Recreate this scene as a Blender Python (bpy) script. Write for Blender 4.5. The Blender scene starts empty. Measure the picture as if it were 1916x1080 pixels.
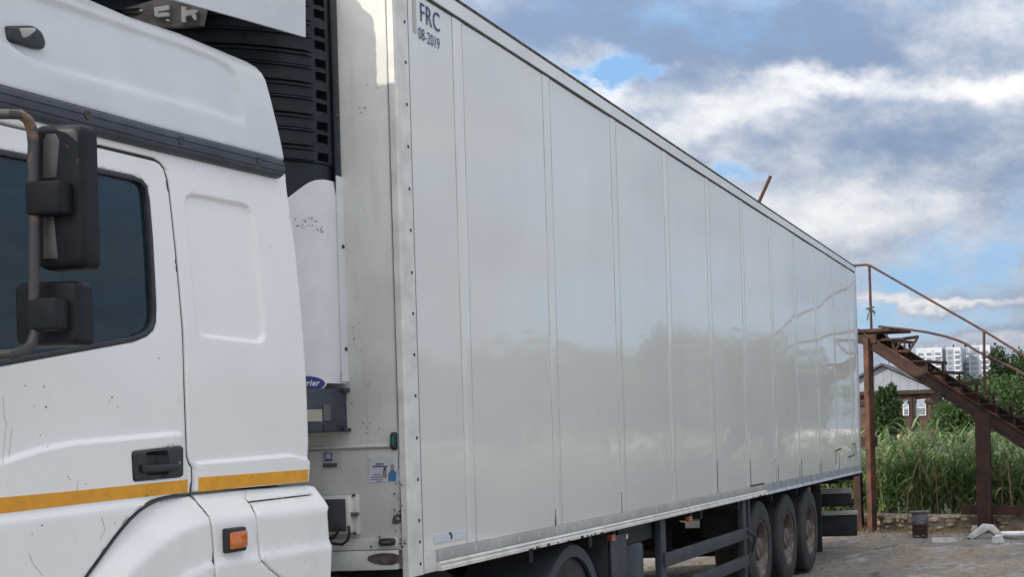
import bpy, bmesh, math, random
import numpy as np
from mathutils import Vector, Matrix, geometry
random.seed(7); rng = np.random.default_rng(7)
scn = bpy.context.scene
R = math.radians
# ------------------------------------------------------------------ camera
CAM = np.array([-6.577, -3.2398, 1.6755]); YAW, PIT, ROL = (R(a) for a in (2.841, .451, -1.871))
FPX, CX, CY, W, H = 2638.1, 1898.4, 770.4, 1916., 1080.
_f = np.array([math.cos(PIT)*math.cos(YAW), math.cos(PIT)*math.sin(YAW), math.sin(PIT)])
_r = np.array([math.sin(YAW), -math.cos(YAW), 0.]); _u = np.cross(_r, _f)
RT = math.cos(ROL)*_r + math.sin(ROL)*_u; UP = -math.sin(ROL)*_r + math.cos(ROL)*_u; FW = _f
cd = bpy.data.cameras.new('camera'); cam = bpy.data.objects.new('camera', cd)
scn.collection.objects.link(cam); scn.camera = cam
cam.matrix_world = Matrix(((RT[0], UP[0], -FW[0], CAM[0]), (RT[1], UP[1], -FW[1], CAM[1]), (RT[2], UP[2], -FW[2], CAM[2]), (0, 0, 0, 1)))
cd.sensor_fit = 'HORIZONTAL'; cd.sensor_width = 36; cd.lens = FPX/W*36
cd.shift_x = (W/2-CX)/W; cd.shift_y = (CY-H/2)/W
scn.cycles.max_bounces = 7; scn.cycles.diffuse_bounces = 3; scn.cycles.glossy_bounces = 3; scn.cycles.transmission_bounces = 4; scn.cycles.transparent_max_bounces = 8; scn.cycles.caustics_reflective = False; scn.cycles.caustics_refractive = False; scn.cycles.use_adaptive_sampling = True; scn.cycles.adaptive_threshold = .02
cd.clip_start = .05; cd.clip_end = 6000
# survey helpers: where the sight line through a point of the photograph meets a known surface of the place
def ray(x, y): return FW + RT*(x-CX)/FPX - UP*(y-CY)/FPX
def at(x, y, ax, v):
    d = ray(x, y); i = 'xyz'.index(ax); return CAM + d*(v-CAM[i])/d[i]
def atp(x, y, p, n):
    d = ray(x, y); n = np.array(n, float); return CAM + d*((np.array(p)-CAM)@n)/(d@n)
def aty(x, y, fn):
    v = .05
    for _ in range(8):
        P = at(x, y, 'y', v); v = float(fn(np.array([P[0]]), np.array([P[2]]))[0])
    return at(x, y, 'y', v)
# ------------------------------------------------------------------ light
SUN_EL, SUN_AZ = R(28), R(48)      # the sun stands behind the camera, to the left of the truck
scn.view_settings.view_transform = 'Standard'; scn.view_settings.look = 'None'
scn.view_settings.exposure = .20; scn.view_settings.gamma = 1; scn.view_settings.use_curve_mapping = False
sl = bpy.data.lights.new('sun', 'SUN'); sl.energy = 3.7; sl.angle = R(.53); sl.color = (1, .93, .80)
so = bpy.data.objects.new('sun', sl); scn.collection.objects.link(so)
sdir = Vector((math.cos(SUN_EL)*math.cos(SUN_AZ), -math.cos(SUN_EL)*math.sin(SUN_AZ), -math.sin(SUN_EL)))
so.rotation_euler = sdir.to_track_quat('-Z', 'Y').to_euler(); so.location = (-20, 10, 20)

class NT:
    """tiny helper that writes shader maths as expressions"""
    def __init__(s, tree): s.t = tree
    def n(s, kind, **kw):
        nd = s.t.nodes.new(kind)
        for k, v in kw.items(): setattr(nd, k, v)
        return nd
    def link(s, a, b): s.t.links.new(a, b)
    def m(s, op, a, b=None, c=None, clamp=False):
        nd = s.t.nodes.new('ShaderNodeMath'); nd.operation = op; nd.use_clamp = clamp
        for i, v in enumerate((a, b, c)):
            if v is None: continue
            if isinstance(v, (int, float)): nd.inputs[i].default_value = v
            else: s.t.links.new(v, nd.inputs[i])
        return nd.outputs[0]
    def smooth(s, v, a, b):
        nd = s.t.nodes.new('ShaderNodeMapRange'); nd.interpolation_type = 'SMOOTHSTEP'
        s.t.links.new(v, nd.inputs[0]); nd.inputs[1].default_value = a; nd.inputs[2].default_value = b
        nd.inputs[3].default_value = 0; nd.inputs[4].default_value = 1
        return nd.outputs[0]
    def mix(s, f, a, b):
        nd = s.t.nodes.new('ShaderNodeMix'); nd.data_type = 'RGBA'
        for sock, v in ((nd.inputs[0], f), (nd.inputs[6], a), (nd.inputs[7], b)):
            if isinstance(v, (int, float)): sock.default_value = v
            elif isinstance(v, tuple): sock.default_value = (*v[:3], 1)
            else: s.t.links.new(v, sock)
        return nd.outputs[2]
    def noise(s, vec, scale, detail=4, rough=.5, dist=0., sc=(1, 1, 1), loc=(0, 0, 0)):
        mp = s.t.nodes.new('ShaderNodeMapping'); mp.inputs['Scale'].default_value = sc; mp.inputs['Location'].default_value = loc
        s.t.links.new(vec, mp.inputs[0])
        nd = s.t.nodes.new('ShaderNodeTexNoise'); s.t.links.new(mp.outputs[0], nd.inputs['Vector'])
        nd.inputs['Scale'].default_value = scale; nd.inputs['Detail'].default_value = detail
        nd.inputs['Roughness'].default_value = rough; nd.inputs['Distortion'].default_value = dist
        return nd.outputs[0]

wd = bpy.data.worlds.new('World'); scn.world = wd; wd.use_nodes = True
wd.cycles.sampling_method = 'MANUAL'; wd.cycles.sample_map_resolution = 512
wt = wd.node_tree; wt.nodes.clear(); q = NT(wt)
tc = q.n('ShaderNodeTexCoord'); dirv = tc.outputs['Generated']
sep = q.n('ShaderNodeSeparateXYZ'); q.link(dirv, sep.inputs[0]); dx, dy, dz = sep.outputs
sky = q.n('ShaderNodeTexSky'); sky.sky_type = 'NISHITA'; sky.sun_disc = False
sky.sun_elevation = SUN_EL; sky.sun_rotation = R(-90) + SUN_AZ
sky.air_density = 1.0; sky.dust_density = .25; sky.ozone_density = 2.0
vm = q.n('ShaderNodeVectorMath', operation='SCALE'); q.link(sky.outputs[0], vm.inputs[0]); vm.inputs[3].default_value = .08
blue = q.mix(.6, vm.outputs[0], (.21, .40, .68))
big = q.noise(dirv, 3.2, 2, .5, 0, (1, 1, 2.6), (.3, .1, .2))
n1 = q.noise(dirv, 8.5, 6, .66, 0, (1, 1, 1.8), (1.7, .4, .9))
n2 = q.noise(dirv, 10., 6, .68, 0, (1, 1, 1.9), (4.1, 2.2, .3))
wob = q.noise(dirv, 16., 4, .6, 0, (1, 1, 1.6), (7, 3, 1)); wob2 = q.noise(dirv, 15., 4, .6, 0, (1, 1, 1.6), (2, 9, 5))
wy = q.m('ADD', dy, q.m('MULTIPLY', q.m('SUBTRACT', wob, .5), .11)); wz = q.m('ADD', dz, q.m('MULTIPLY', q.m('SUBTRACT', wob2, .5), .055))
front = q.smooth(dx, .2, .5)
wc = q.n('ShaderNodeCombineXYZ'); q.link(wy, wc.inputs[0]); q.link(wz, wc.inputs[1])
def lobe(px, py, sx, sy, amp):
    """soft elliptical thickening or thinning of the cloud about one direction"""
    d = ray(px, py); d = d/np.linalg.norm(d); kx, ky = FPX/sx, FPX/sy
    ma = q.n('ShaderNodeVectorMath', operation='MULTIPLY_ADD'); q.link(wc.outputs[0], ma.inputs[0]); ma.inputs[1].default_value = (kx, ky, 0); ma.inputs[2].default_value = (-d[1]*kx, -d[2]*ky, 0)
    ln = q.n('ShaderNodeVectorMath', operation='LENGTH'); q.link(ma.outputs[0], ln.inputs[0])
    mr = q.n('ShaderNodeMapRange'); mr.interpolation_type = 'SMOOTHSTEP'; q.link(ln.outputs['Value'], mr.inputs[0]); mr.inputs[1].default_value = 0; mr.inputs[2].default_value = 1.75; mr.inputs[3].default_value = amp; mr.inputs[4].default_value = 0
    return mr.outputs[0]
def total(v, lobes):
    t = lobe(*lobes[0])
    for l in lobes[1:]: t = q.m('ADD', t, lobe(*l))
    return q.m('MULTIPLY_ADD', t, front, v)
cov = q.m('ADD', q.m('ADD', q.m('MULTIPLY', n1, .75), q.m('MULTIPLY', big, .5)), -.0)
cov = total(cov, [(1150, 150, 40, 18, -.34), (1190, 125, 28, 16, -.16), (1385, 322, 45, 14, -.18), (1830, 515, 170, 22, -.10), (1700, 600, 260, 24, -.13),
                  (1905, 470, 60, 34, -.07), (1400, 200, 420, 190, .10), (1500, 420, 350, 60, .06), (1770, 562, 150, 12, .30), (1900, 640, 140, 16, .22)])
cover = q.smooth(cov, .44, .70)
br = q.m('ADD', q.m('MULTIPLY', n2, .85), q.m('MULTIPLY', n1, .55)); br = q.m('SUBTRACT', br, .28)
br = total(br, [(1285, 245, 55, 26, 0.286), (1370, 208, 70, 26, 0.286), (1470, 168, 80, 26, 0.313), (1560, 146, 70, 24, 0.299), (1670, 168, 90, 22, 0.258), (1800, 165, 80, 28, 0.286), (1880, 165, 60, 34, 0.313), (1130, 108, 50, 24, 0.272), (1150, 172, 30, 18, 0.340), (1205, 185, 45, 18, 0.204),
                (1760, 562, 170, 12, 0.408), (1430, 390, 190, 60, 0.231), (1650, 400, 220, 45, 0.231), (1480, 300, 120, 40, 0.150), (1820, 450, 120, 30, 0.136), (1840, 40, 110, 34, 0.122), (1700, 75, 60, 26, 0.109), (1900, 640, 140, 16, 0.272),
                (1330, 70, 330, 50, -0.306), (1000, 40, 170, 70, -0.225), (1230, 150, 90, 30, -0.090), (1700, 270, 230, 34, -0.180), (1600, 115, 90, 22, -0.144), (2650, 420, 600, 260, -0.144)])
shade = q.smooth(q.m('ADD', br, q.m('MULTIPLY', q.m('SUBTRACT', 1., cover), .25)), .16, 1.02)
ccol = q.mix(shade, (.172, .232, .342), (.69, .69, .69))
cloud = q.mix(cover, blue, ccol)
# clouds are brighter overhead and towards the sun, as under any broken sky
dn = q.n('ShaderNodeVectorMath', operation='DOT_PRODUCT'); q.link(dirv, dn.inputs[0]); dn.inputs[1].default_value = tuple(-sdir)
gain = q.m('MULTIPLY', q.m('ADD', q.m('MULTIPLY', q.m('MAXIMUM', dz, 0.), 1.6), 1.), q.m('ADD', q.m('MULTIPLY', q.smooth(dn.outputs['Value'], -.3, 1.), 1.2), 1.))
vg = q.n('ShaderNodeVectorMath', operation='SCALE'); q.link(cloud, vg.inputs[0]); q.link(gain, vg.inputs[3])
bw = q.n('ShaderNodeRGBToBW'); q.link(vg.outputs[0], bw.inputs[0]); cc_ = q.n('ShaderNodeCombineColor')
for i_, k_ in enumerate((1.07, 1.0, .92)): q.link(q.m('MULTIPLY', bw.outputs[0], k_), cc_.inputs[i_])
white = q.m('MAXIMUM', q.smooth(dz, .26, .60), q.smooth(dn.outputs['Value'], -.1, .6))     # hazy white light overhead and round the sun
skycol = q.mix(q.m('MULTIPLY', white, .70), vg.outputs[0], cc_.outputs[0])
bg = q.n('ShaderNodeBackground'); q.link(skycol, bg.inputs[0]); bg.inputs[1].default_value = 1.0
wo = q.n('ShaderNodeOutputWorld'); q.link(bg.outputs[0], wo.inputs[0])

# ------------------------------------------------------------------ materials
MATS = {}
def M(name, col, rough=.5, metal=0., var=.12, vs=4., col2=None, vr=(.35, .65), bump=0., bs=40., sc=(1, 1, 1), coat=0., spec=.5, specks=None, wave=0., detail=5, ior=1.5):
    m = bpy.data.materials.new(name); m.use_nodes = True; t = m.node_tree; k = NT(t)
    b = t.nodes['Principled BSDF']; o = k.n('ShaderNodeTexCoord').outputs['Object']
    nz = k.noise(o, vs, detail, .6, .2, sc); f = k.smooth(nz, *vr)
    c2 = col2 if col2 else tuple(max(0, c*(1-2*var)) for c in col)
    c1 = col if col2 else tuple(c*(1+var*.6) for c in col)
    c = k.mix(f, c2, c1)
    if specks:
        for sp_ in (specks if isinstance(specks[0][0], tuple) else [specks]):
            s_col, s_scale, th = sp_[:3]; ssc = sp_[3] if len(sp_) > 3 else (1, 1, 1); am = sp_[4] if len(sp_) > 4 else 1.
            sp = k.m('MULTIPLY', k.smooth(k.noise(o, s_scale, 6, .65, .4, ssc, (3, 8, 2)), th, th+.06 if am == 1. else th+.16), am); c = k.mix(sp, c, s_col)
    k.link(c, b.inputs['Base Color'])
    b.inputs['Roughness'].default_value = rough; b.inputs['Metallic'].default_value = metal
    b.inputs['Coat Weight'].default_value = coat; b.inputs['Coat Roughness'].default_value = .08
    b.inputs['Specular IOR Level'].default_value = spec; b.inputs['IOR'].default_value = ior
    if bump or wave:
        hh = None
        if bump: hh = k.m('MULTIPLY', k.noise(o, bs, 5, .6), bump)
        if wave:
            w_ = k.m('MULTIPLY', k.noise(o, 1.6, 2, .5, .6, (1, 1, .8)), wave); hh = w_ if hh is None else k.m('ADD', hh, w_)
        bp = k.n('ShaderNodeBump'); bp.inputs['Strength'].default_value = 1; bp.inputs['Distance'].default_value = 1
        k.link(hh, bp.inputs['Height']); k.link(bp.outputs[0], b.inputs['Normal'])
    MATS[name] = m; return m
M('cab_white', (.88, .88, .875), .28, var=.012, vs=3, coat=.35, specks=[((.34, .32, .29), 24, .69), ((.36, .34, .31), 10, .66, (5, 1, .6), .28)])
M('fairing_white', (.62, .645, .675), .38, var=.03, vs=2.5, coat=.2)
M('fender_white', (.87, .87, .86), .36, var=.02, vs=4, coat=.15, specks=[((.38, .36, .33), 30, .69), ((.55, .53, .50), 5, .52, (1.2, 1, 1), .14)])
M('trailer_white', (.73, .74, .72), .04, var=.02, vs=.9, sc=(1, 1, .35), spec=.5, wave=.0022, ior=1.55)
M('trailer_strip', (.74, .75, .73), .05, var=.03, vs=2, sc=(1, 1, .3), spec=.5, wave=.001, ior=1.55)
M('front_white', (.66, .665, .63), .4, var=.05, vs=3, specks=[((.42, .40, .36), 14, .69), ((.42, .38, .31), 4, .50, (1, 3.5, .4), .18)])
M('corner_white', (.70, .70, .67), .4, var=.08, vs=7, specks=((.38, .36, .33), 30, .68))
M('rail_grey', (.42, .43, .41), .45, var=.08, vs=5)
M('rail_lip', (.72, .71, .67), .4, var=.1, vs=6, specks=((.30, .22, .15), 12, .67))
M('rail_aluminium', (.50, .53, .58), .35, metal=.3, var=.12, vs=8)
M('seam_dark', (.05, .05, .05), .7)
M('seam_blue', (.03, .035, .09), .5)
M('seam_soft', (.40, .42, .42), .5)
M('stain_brown', (.085, .065, .05), .8, var=.4, vs=30)
M('paint_chip', (.13, .11, .095), .85, var=.25, vs=40)
M('black_plastic', (.022, .026, .034), .45, var=.2, vs=20, bump=.0004, bs=120)
M('fridge_black', (.012, .017, .026), .36, var=.2, vs=9, spec=.4)
M('vent_black', (.002, .002, .003), .9, spec=.05)
M('trim_navy', (.045, .055, .08), .5, var=.15, vs=8, bump=.0003, bs=150)
M('mirror_shell', (.015, .017, .022), .5, spec=.22, var=.2, vs=6, specks=((.16, .15, .14), 60, .72))
M('mirror_panel_grey', (.10, .10, .098), .45, var=.15, vs=9)
M('arm_metal', (.05, .05, .052), .45, col2=(.20, .12, .085), vs=7, vr=(.34, .42))
M('fridge_white', (.76, .77, .80), .35, var=.03, vs=4, coat=.2)
M('scuff', (.36, .36, .37), .7, var=.3, vs=40)
M('logo_blue', (.02, .025, .22), .35); M('logo_rim', (.75, .75, .78), .4)
M('ink_blue', (.025, .045, .17), .5); M('ink_black', (.02, .02, .022), .6)
M('letter_white', (.85, .85, .82), .5)
M('badge_grey', (.20, .185, .165), .6, var=.2, vs=12)
M('amber_tape', (.80, .36, .012), .4, var=.05, vs=20, specks=((.25, .12, .02), 25, .70))
M('amber_lens', (.72, .17, .012), .15, var=.1, vs=60, coat=.6)
M('orange_lens', (.62, .20, .10), .3, var=.15, vs=60)
M('green_lens', (.0, .16, .09), .15, coat=.5)
M('lens_clear', (.45, .45, .38), .12, coat=.5)
M('chassis_black', (.012, .015, .020), .6, var=.3, vs=5)
M('guard_grey', (.05, .06, .075), .5, var=.15, vs=4)
M('tank_grey', (.04, .05, .066), .42, var=.15, vs=3)
M('tyre', (.022, .025, .030), .82, col2=(.05, .048, .045), vs=6, bump=.0008, bs=90)
M('rim', (.20, .19, .18), .5, metal=.3, col2=(.10, .06, .045), vs=12)
M('hub', (.27, .25, .23), .45, metal=.4, col2=(.12, .07, .05), vs=16)
M('rust', (.058, .025, .018), .88, specks=[((.13, .05, .022), 9, .60, (1, 1, 1), .7)], col2=(.022, .013, .011), vs=5, bump=.002, bs=60, vr=(.3, .7))
M('rust_sunlit', (.125, .052, .028), .88, specks=[((.035, .02, .016), 7, .55, (1, 1, .5), .8)], col2=(.05, .023, .015), vs=4, bump=.002, bs=60)  # lighter copy of the rust: sunlight on column and flange put into colour
M('rail_rust', (.085, .038, .029), .8, col2=(.05, .024, .02), vs=9)
M('concrete', (.36, .31, .245), .9, col2=(.13, .11, .09), vs=6, bump=.03, bs=16, vr=(.3, .7))
M('stone', (.46, .37, .26), .9, col2=(.26, .20, .14), vs=7, bump=.01, bs=25)
M('metal_grey', (.16, .17, .19), .5, metal=.3, col2=(.09, .07, .06), vs=6)
M('plaster_white', (.62, .62, .60), .8, var=.12, vs=9, bump=.004, bs=30)
M('siding', (.27, .30, .345), .6, var=.05, vs=2)
M('roof_dark', (.07, .07, .075), .7, var=.2, vs=2)
M('brick_dark', (.10, .058, .045), .85, var=.25, vs=3)
M('dark_wood', (.035, .022, .018), .8); M('roof_red', (.42, .15, .08), .75, var=.2, vs=2); M('pane', (.30, .38, .46), .1); M('frame_white', (.75, .75, .76), .5)
M('tower_white', (.48, .51, .56), .7, var=.05, vs=.1); M('tower_grey', (.26, .30, .36), .7, var=.05, vs=.1); M('tower_glass', (.17, .20, .26), .3)
M('fence_green', (.02, .10, .09), .6, var=.2, vs=1)
M('bark', (.10, .075, .055), .9, var=.3, vs=6)
M('rag', (.035, .05, .045), .9); M('paper', (.62, .66, .72), .6, var=.04); M('paper_grey', (.55, .56, .56), .7)
M('mirror_glass', (.7, .7, .7), .02, metal=1.)
M('reflection_green', (.42, .62, .46), .7); M('interior', (.02, .022, .025), .8)
def foliage(name, a, b, c=None):
    m = bpy.data.materials.new(name); m.use_nodes = True; k = NT(m.node_tree); bs = m.node_tree.nodes['Principled BSDF']
    g = k.n('ShaderNodeNewGeometry').outputs['Random Per Island']; col = k.mix(k.smooth(g, .0, 1.), a, b)
    if c: col = k.mix(k.smooth(g, .90, .93), col, c)
    k.link(col, bs.inputs['Base Color']); bs.inputs['Roughness'].default_value = .55
    tr = k.n('ShaderNodeBsdfTranslucent'); k.link(col, tr.inputs[0]); mx = k.n('ShaderNodeMixShader'); mx.inputs[0].default_value = .5
    k.link(bs.outputs[0], mx.inputs[1]); k.link(tr.outputs[0], mx.inputs[2]); k.link(mx.outputs[0], m.node_tree.nodes['Material Output'].inputs[0])
    MATS[name] = m
foliage('leaf_mid', (.035, .075, .022), (.09, .15, .045)); foliage('leaf_dark', (.022, .05, .018), (.06, .10, .03)); foliage('leaf_lime', (.06, .12, .03), (.13, .20, .06))
foliage('reed_leaf', (.10, .18, .065), (.30, .40, .18), (.52, .44, .25)); foliage('dry_grass', (.25, .19, .11), (.42, .34, .20))
def glass_mat():
    m = bpy.data.materials.new('tinted_glass'); m.use_nodes = True; t = m.node_tree; k = NT(t); t.nodes.remove(t.nodes['Principled BSDF'])
    g = k.n('ShaderNodeBsdfGlossy'); g.inputs['Roughness'].default_value = .02; g.inputs[0].default_value = (.9, .95, 1, 1)
    tr = k.n('ShaderNodeBsdfTransparent'); tr.inputs[0].default_value = (.28, .42, .46, 1)
    df = k.n('ShaderNodeBsdfDiffuse'); df.inputs[0].default_value = (.02, .045, .06, 1)
    m1 = k.n('ShaderNodeMixShader'); m1.inputs[0].default_value = .5; k.link(tr.outputs[0], m1.inputs[1]); k.link(df.outputs[0], m1.inputs[2])
    fr = k.n('ShaderNodeFresnel'); fr.inputs[0].default_value = 1.45
    m2 = k.n('ShaderNodeMixShader'); k.link(fr.outputs[0], m2.inputs[0]); k.link(m1.outputs[0], m2.inputs[1]); k.link(g.outputs[0], m2.inputs[2])
    k.link(m2.outputs[0], t.nodes['Material Output'].inputs[0]); MATS['tinted_glass'] = m
glass_mat()

# ------------------------------------------------------------------ object helpers
ORG = {}
def tag(o, label=None, cat=None, group=None, kind=None):
    for k, v in (('label', label), ('category', cat), ('group', group), ('kind', kind)):
        if v: o[k] = v
    return o
def thing(name, loc, label, cat, group=None):
    o = bpy.data.objects.new(name, None); scn.collection.objects.link(o); o.location = loc; o.empty_display_size = .2
    ORG[o.name] = np.array(loc, float); return tag(o, label, cat, group)
class MB:
    def __init__(s): s.v = []; s.f = []
    def add(s, vs, fs):
        b = len(s.v); s.v.extend([tuple(float(c) for c in p) for p in vs]); s.f.extend([tuple(i+b for i in f) for f in fs]); return s
    def box(s, x0, x1, y0, y1, z0, z1, rz=0, ry=0, c=None):
        vs = np.array([(x, y, z) for x in (x0, x1) for y in (y0, y1) for z in (z0, z1)], float)
        if rz or ry:
            c = vs.mean(0) if c is None else np.array(c, float); p = vs-c
            if ry: p = np.stack([p[:, 0]*math.cos(ry)+p[:, 2]*math.sin(ry), p[:, 1], -p[:, 0]*math.sin(ry)+p[:, 2]*math.cos(ry)], 1)
            if rz: p = np.stack([p[:, 0]*math.cos(rz)-p[:, 1]*math.sin(rz), p[:, 0]*math.sin(rz)+p[:, 1]*math.cos(rz), p[:, 2]], 1)
            vs = p+c
        return s.add(vs, [(0, 1, 3, 2), (4, 6, 7, 5), (0, 4, 5, 1), (2, 3, 7, 6), (0, 2, 6, 4), (1, 5, 7, 3)])
    def prism(s, pts, d):
        """planar outline (3-D points) pushed along vector d"""
        n = len(pts); P = np.array(pts, float); Q = P+np.array(d, float)
        return s.add(np.concatenate([P, Q]), [tuple(range(n)), tuple(range(2*n-1, n-1, -1))]+[(i, i+n, (i+1) % n+n, (i+1) % n) for i in range(n)])
    def bar(s, a, b, w, h, up=(0, 0, 1)):
        a = np.array(a, float); b = np.array(b, float); d = b-a; L = np.linalg.norm(d); d = d/L; u = np.array(up, float)
        if abs(d@u) > .98: u = np.array((1., 0, 0))
        sd = np.cross(d, u); sd /= np.linalg.norm(sd); u = np.cross(sd, d)
        c = [a+sd*i*w/2+u*j*h/2 for i, j in ((-1, -1), (1, -1), (1, 1), (-1, 1))]
        return s.prism(c, d*L)
    def tube(s, pts, r, n=10, caps=True):
        pts = [np.array(p, float) for p in pts]; rs = r if isinstance(r, (list, tuple)) else [r]*len(pts); b = len(s.v); vs = []; fs = []
        ref = None
        for i, p in enumerate(pts):
            d = pts[min(i+1, len(pts)-1)]-pts[max(i-1, 0)]; d = d/(np.linalg.norm(d)+1e-9)
            if ref is None: ref = np.cross(d, (0, 0, 1.) if abs(d[2]) < .9 else (1., 0, 0))
            ref = ref-d*(ref@d); ref = ref/np.linalg.norm(ref); e = np.cross(d, ref)
            for k in range(n):
                a = 2*math.pi*k/n; vs.append(p+rs[i]*(math.cos(a)*ref+math.sin(a)*e))
        for i in range(len(pts)-1):
            for k in range(n): fs.append((i*n+k, i*n+(k+1) % n, (i+1)*n+(k+1) % n, (i+1)*n+k))
        if caps: fs.append(tuple(range(n-1, -1, -1))); fs.append(tuple((len(pts)-1)*n+k for k in range(n)))
        return s.add(vs, fs)
    def lathe(s, prof, c, ax='y', n=40, closed=False):
        """profile of (radius, along-axis) turned about an axis through c"""
        vs = []; fs = []; m = len(prof)
        for k in range(n):
            a = 2*math.pi*k/n; ca, sa = math.cos(a), math.sin(a)
            for r_, h_ in prof: vs.append({'y': (c[0]+r_*ca, c[1]+h_, c[2]+r_*sa), 'z': (c[0]+r_*ca, c[1]+r_*sa, c[2]+h_), 'x': (c[0]+h_, c[1]+r_*ca, c[2]+r_*sa)}[ax])
        for k in range(n):
            for i in range(m-1 if not closed else m):
                j = (i+1) % m; k2 = (k+1) % n; fs.append((k*m+i, k*m+j, k2*m+j, k2*m+i))
        return s.add(vs, fs)
    def build(s, name, mat, parent=None, origin=None, bevel=0., seg=2, smooth=35, kind=None, label=None):
        me = bpy.data.meshes.new(name)
        po = ORG[parent.name] if parent is not None else np.zeros(3)
        o0 = np.array(origin, float) if origin is not None else (po if parent is not None else np.array(s.v).mean(0)*np.array((1, 1, 0)))
        me.from_pydata([tuple(np.array(p)-o0) for p in s.v], [], s.f)
        bm = bmesh.new(); bm.from_mesh(me)
        bmesh.ops.recalc_face_normals(bm, faces=bm.faces)
        if bevel:
            es = [e for e in bm.edges if len(e.link_faces) == 2 and e.calc_face_angle(0) > R(28)]
            bmesh.ops.bevel(bm, geom=es, offset=bevel, segments=seg, profile=.5, affect='EDGES', clamp_overlap=True)
        bm.to_mesh(me); bm.free()
        return link(name, me, mat, parent, o0, po, smooth, kind, label)
def link(name, me, mat, parent, o0, po, smooth=35, kind=None, label=None):
    me.materials.clear(); me.materials.append(MATS[mat])
    if smooth:
        me.polygons.foreach_set('use_smooth', [True]*len(me.polygons)); me.set_sharp_from_angle(angle=R(smooth))
    o = bpy.data.objects.new(name, me); scn.collection.objects.link(o)
    if parent is not None: o.parent = parent
    o.location = o0-po; ORG[o.name] = np.array(o0, float)
    return tag(o, label, None, None, kind)
def copy_part(src, parent, pos):
    o = src.copy(); scn.collection.objects.link(o); o.parent = parent; o.location = np.array(pos, float)-ORG[parent.name]; ORG[o.name] = np.array(pos, float)
    for ch in list(src.children):
        c = ch.copy(); scn.collection.objects.link(c); c.parent = o; ORG[c.name] = np.array(pos, float)
    return o
def big_mesh(name, v, f, mat, parent=None, origin=(0, 0, 0), kind=None, smooth=0):
    v = np.asarray(v, np.float32)-np.asarray(origin, np.float32); f = np.asarray(f, np.int32); me = bpy.data.meshes.new(name); k = f.shape[1]
    me.vertices.add(len(v)); me.vertices.foreach_set('co', v.ravel()); me.loops.add(f.size); me.loops.foreach_set('vertex_index', f.ravel())
    me.polygons.add(len(f)); me.polygons.foreach_set('loop_start', np.arange(0, f.size, k, dtype=np.int32)); me.update(calc_edges=True)
    po = ORG[parent.name] if parent is not None else np.zeros(3)
    return link(name, me, mat, parent, np.array(origin, float), po, smooth, kind)
def text(name, body, size, origin, u, v, mat, parent, depth=.002, align='LEFT', bold=0., shear=0., lift=0.):
    c = bpy.data.curves.new(name, 'FONT'); c.body = body; c.size = size; c.align_x = align; c.align_y = 'BOTTOM_BASELINE'; c.extrude = depth/2; c.offset = bold; c.shear = shear; c.resolution_u = 3; c.space_character = 1.08
    t = bpy.data.objects.new(name, c); scn.collection.objects.link(t); bpy.context.view_layer.update()
    me = bpy.data.meshes.new_from_object(t.evaluated_get(bpy.context.evaluated_depsgraph_get())); bpy.data.objects.remove(t); bpy.data.curves.remove(c)
    u = np.array(u, float); v = np.array(v, float); n = np.cross(u, v); n /= np.linalg.norm(n); o = np.array(origin, float)
    po = ORG[parent.name]
    for w in me.vertices: w.co = Vector(o+u*w.co[0]+v*w.co[1]+n*(w.co[2]+lift)-po)
    me.name = name
    return link(name, me, mat, parent, po, po, 0)
def poly_sd(P, poly):
    """signed distance to a closed outline, negative inside"""
    P = np.asarray(P, float); A = np.asarray(poly, float); B = np.roll(A, -1, 0); d = np.full(len(P), 1e9); ins = np.zeros(len(P), bool)
    for a, b in zip(A, B):
        e = b-a; w = P-a; t = np.clip((w@e)/(e@e+1e-12), 0, 1); d = np.minimum(d, np.hypot(*(w-t[:, None]*e).T))
        c = ((a[1] <= P[:, 1]) != (b[1] <= P[:, 1])); x = a[0]+(P[:, 1]-a[1])/(b[1]-a[1]+1e-12)*(b[0]-a[0]); ins ^= c & (P[:, 0] < x)
    return np.where(ins, -d, d)
def dense(poly, step, closed=True):
    out = []; n = len(poly)
    for i in range(n if closed else n-1):
        a = np.array(poly[i], float); b = np.array(poly[(i+1) % n], float); m = max(1, int(np.linalg.norm(b-a)/step))
        out += [tuple(a+(b-a)*k/m) for k in range(m)]
    if not closed: out.append(tuple(poly[-1]))
    return out
def rounded(poly, r, n=5):
    """outline with every corner rounded (r one number or one per corner)"""
    out = []; m = len(poly)
    for i in range(m):
        p0, p, p1 = (np.array(poly[(i+k) % m], float) for k in (-1, 0, 1)); rr = r[i] if isinstance(r, (list, tuple)) else r
        a = p0-p; b = p1-p; la, lb = np.linalg.norm(a), np.linalg.norm(b); t = min(rr, la*.49, lb*.49)
        if rr <= 0: out.append(tuple(p)); continue
        A = p+a/la*t; B = p+b/lb*t
        out += [tuple((1-s)**2*A+2*s*(1-s)*p+s*s*B) for s in np.linspace(0, 1, n+1)]
    return out
def inset(poly, d):
    A = np.array(poly, float); n = len(A); area = sum(A[i][0]*A[(i+1) % n][1]-A[(i+1) % n][0]*A[i][1] for i in range(n)); sg = 1 if area > 0 else -1
    out = []
    for i in range(n):
        e1 = A[i]-A[i-1]; e2 = A[(i+1) % n]-A[i]; e1 = e1/(np.linalg.norm(e1)+1e-9); e2 = e2/(np.linalg.norm(e2)+1e-9)
        m = np.array([-(e1[1]+e2[1]), e1[0]+e2[0]])*sg; l = np.linalg.norm(m)
        m = m/(l+1e-9)/max(.5, l/2); out.append(tuple(A[i]+m*d))
    return out
def sstep(v, a, b):
    t = np.clip((v-a)/(b-a), 0, 1); return t*t*(3-2*t)
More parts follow.
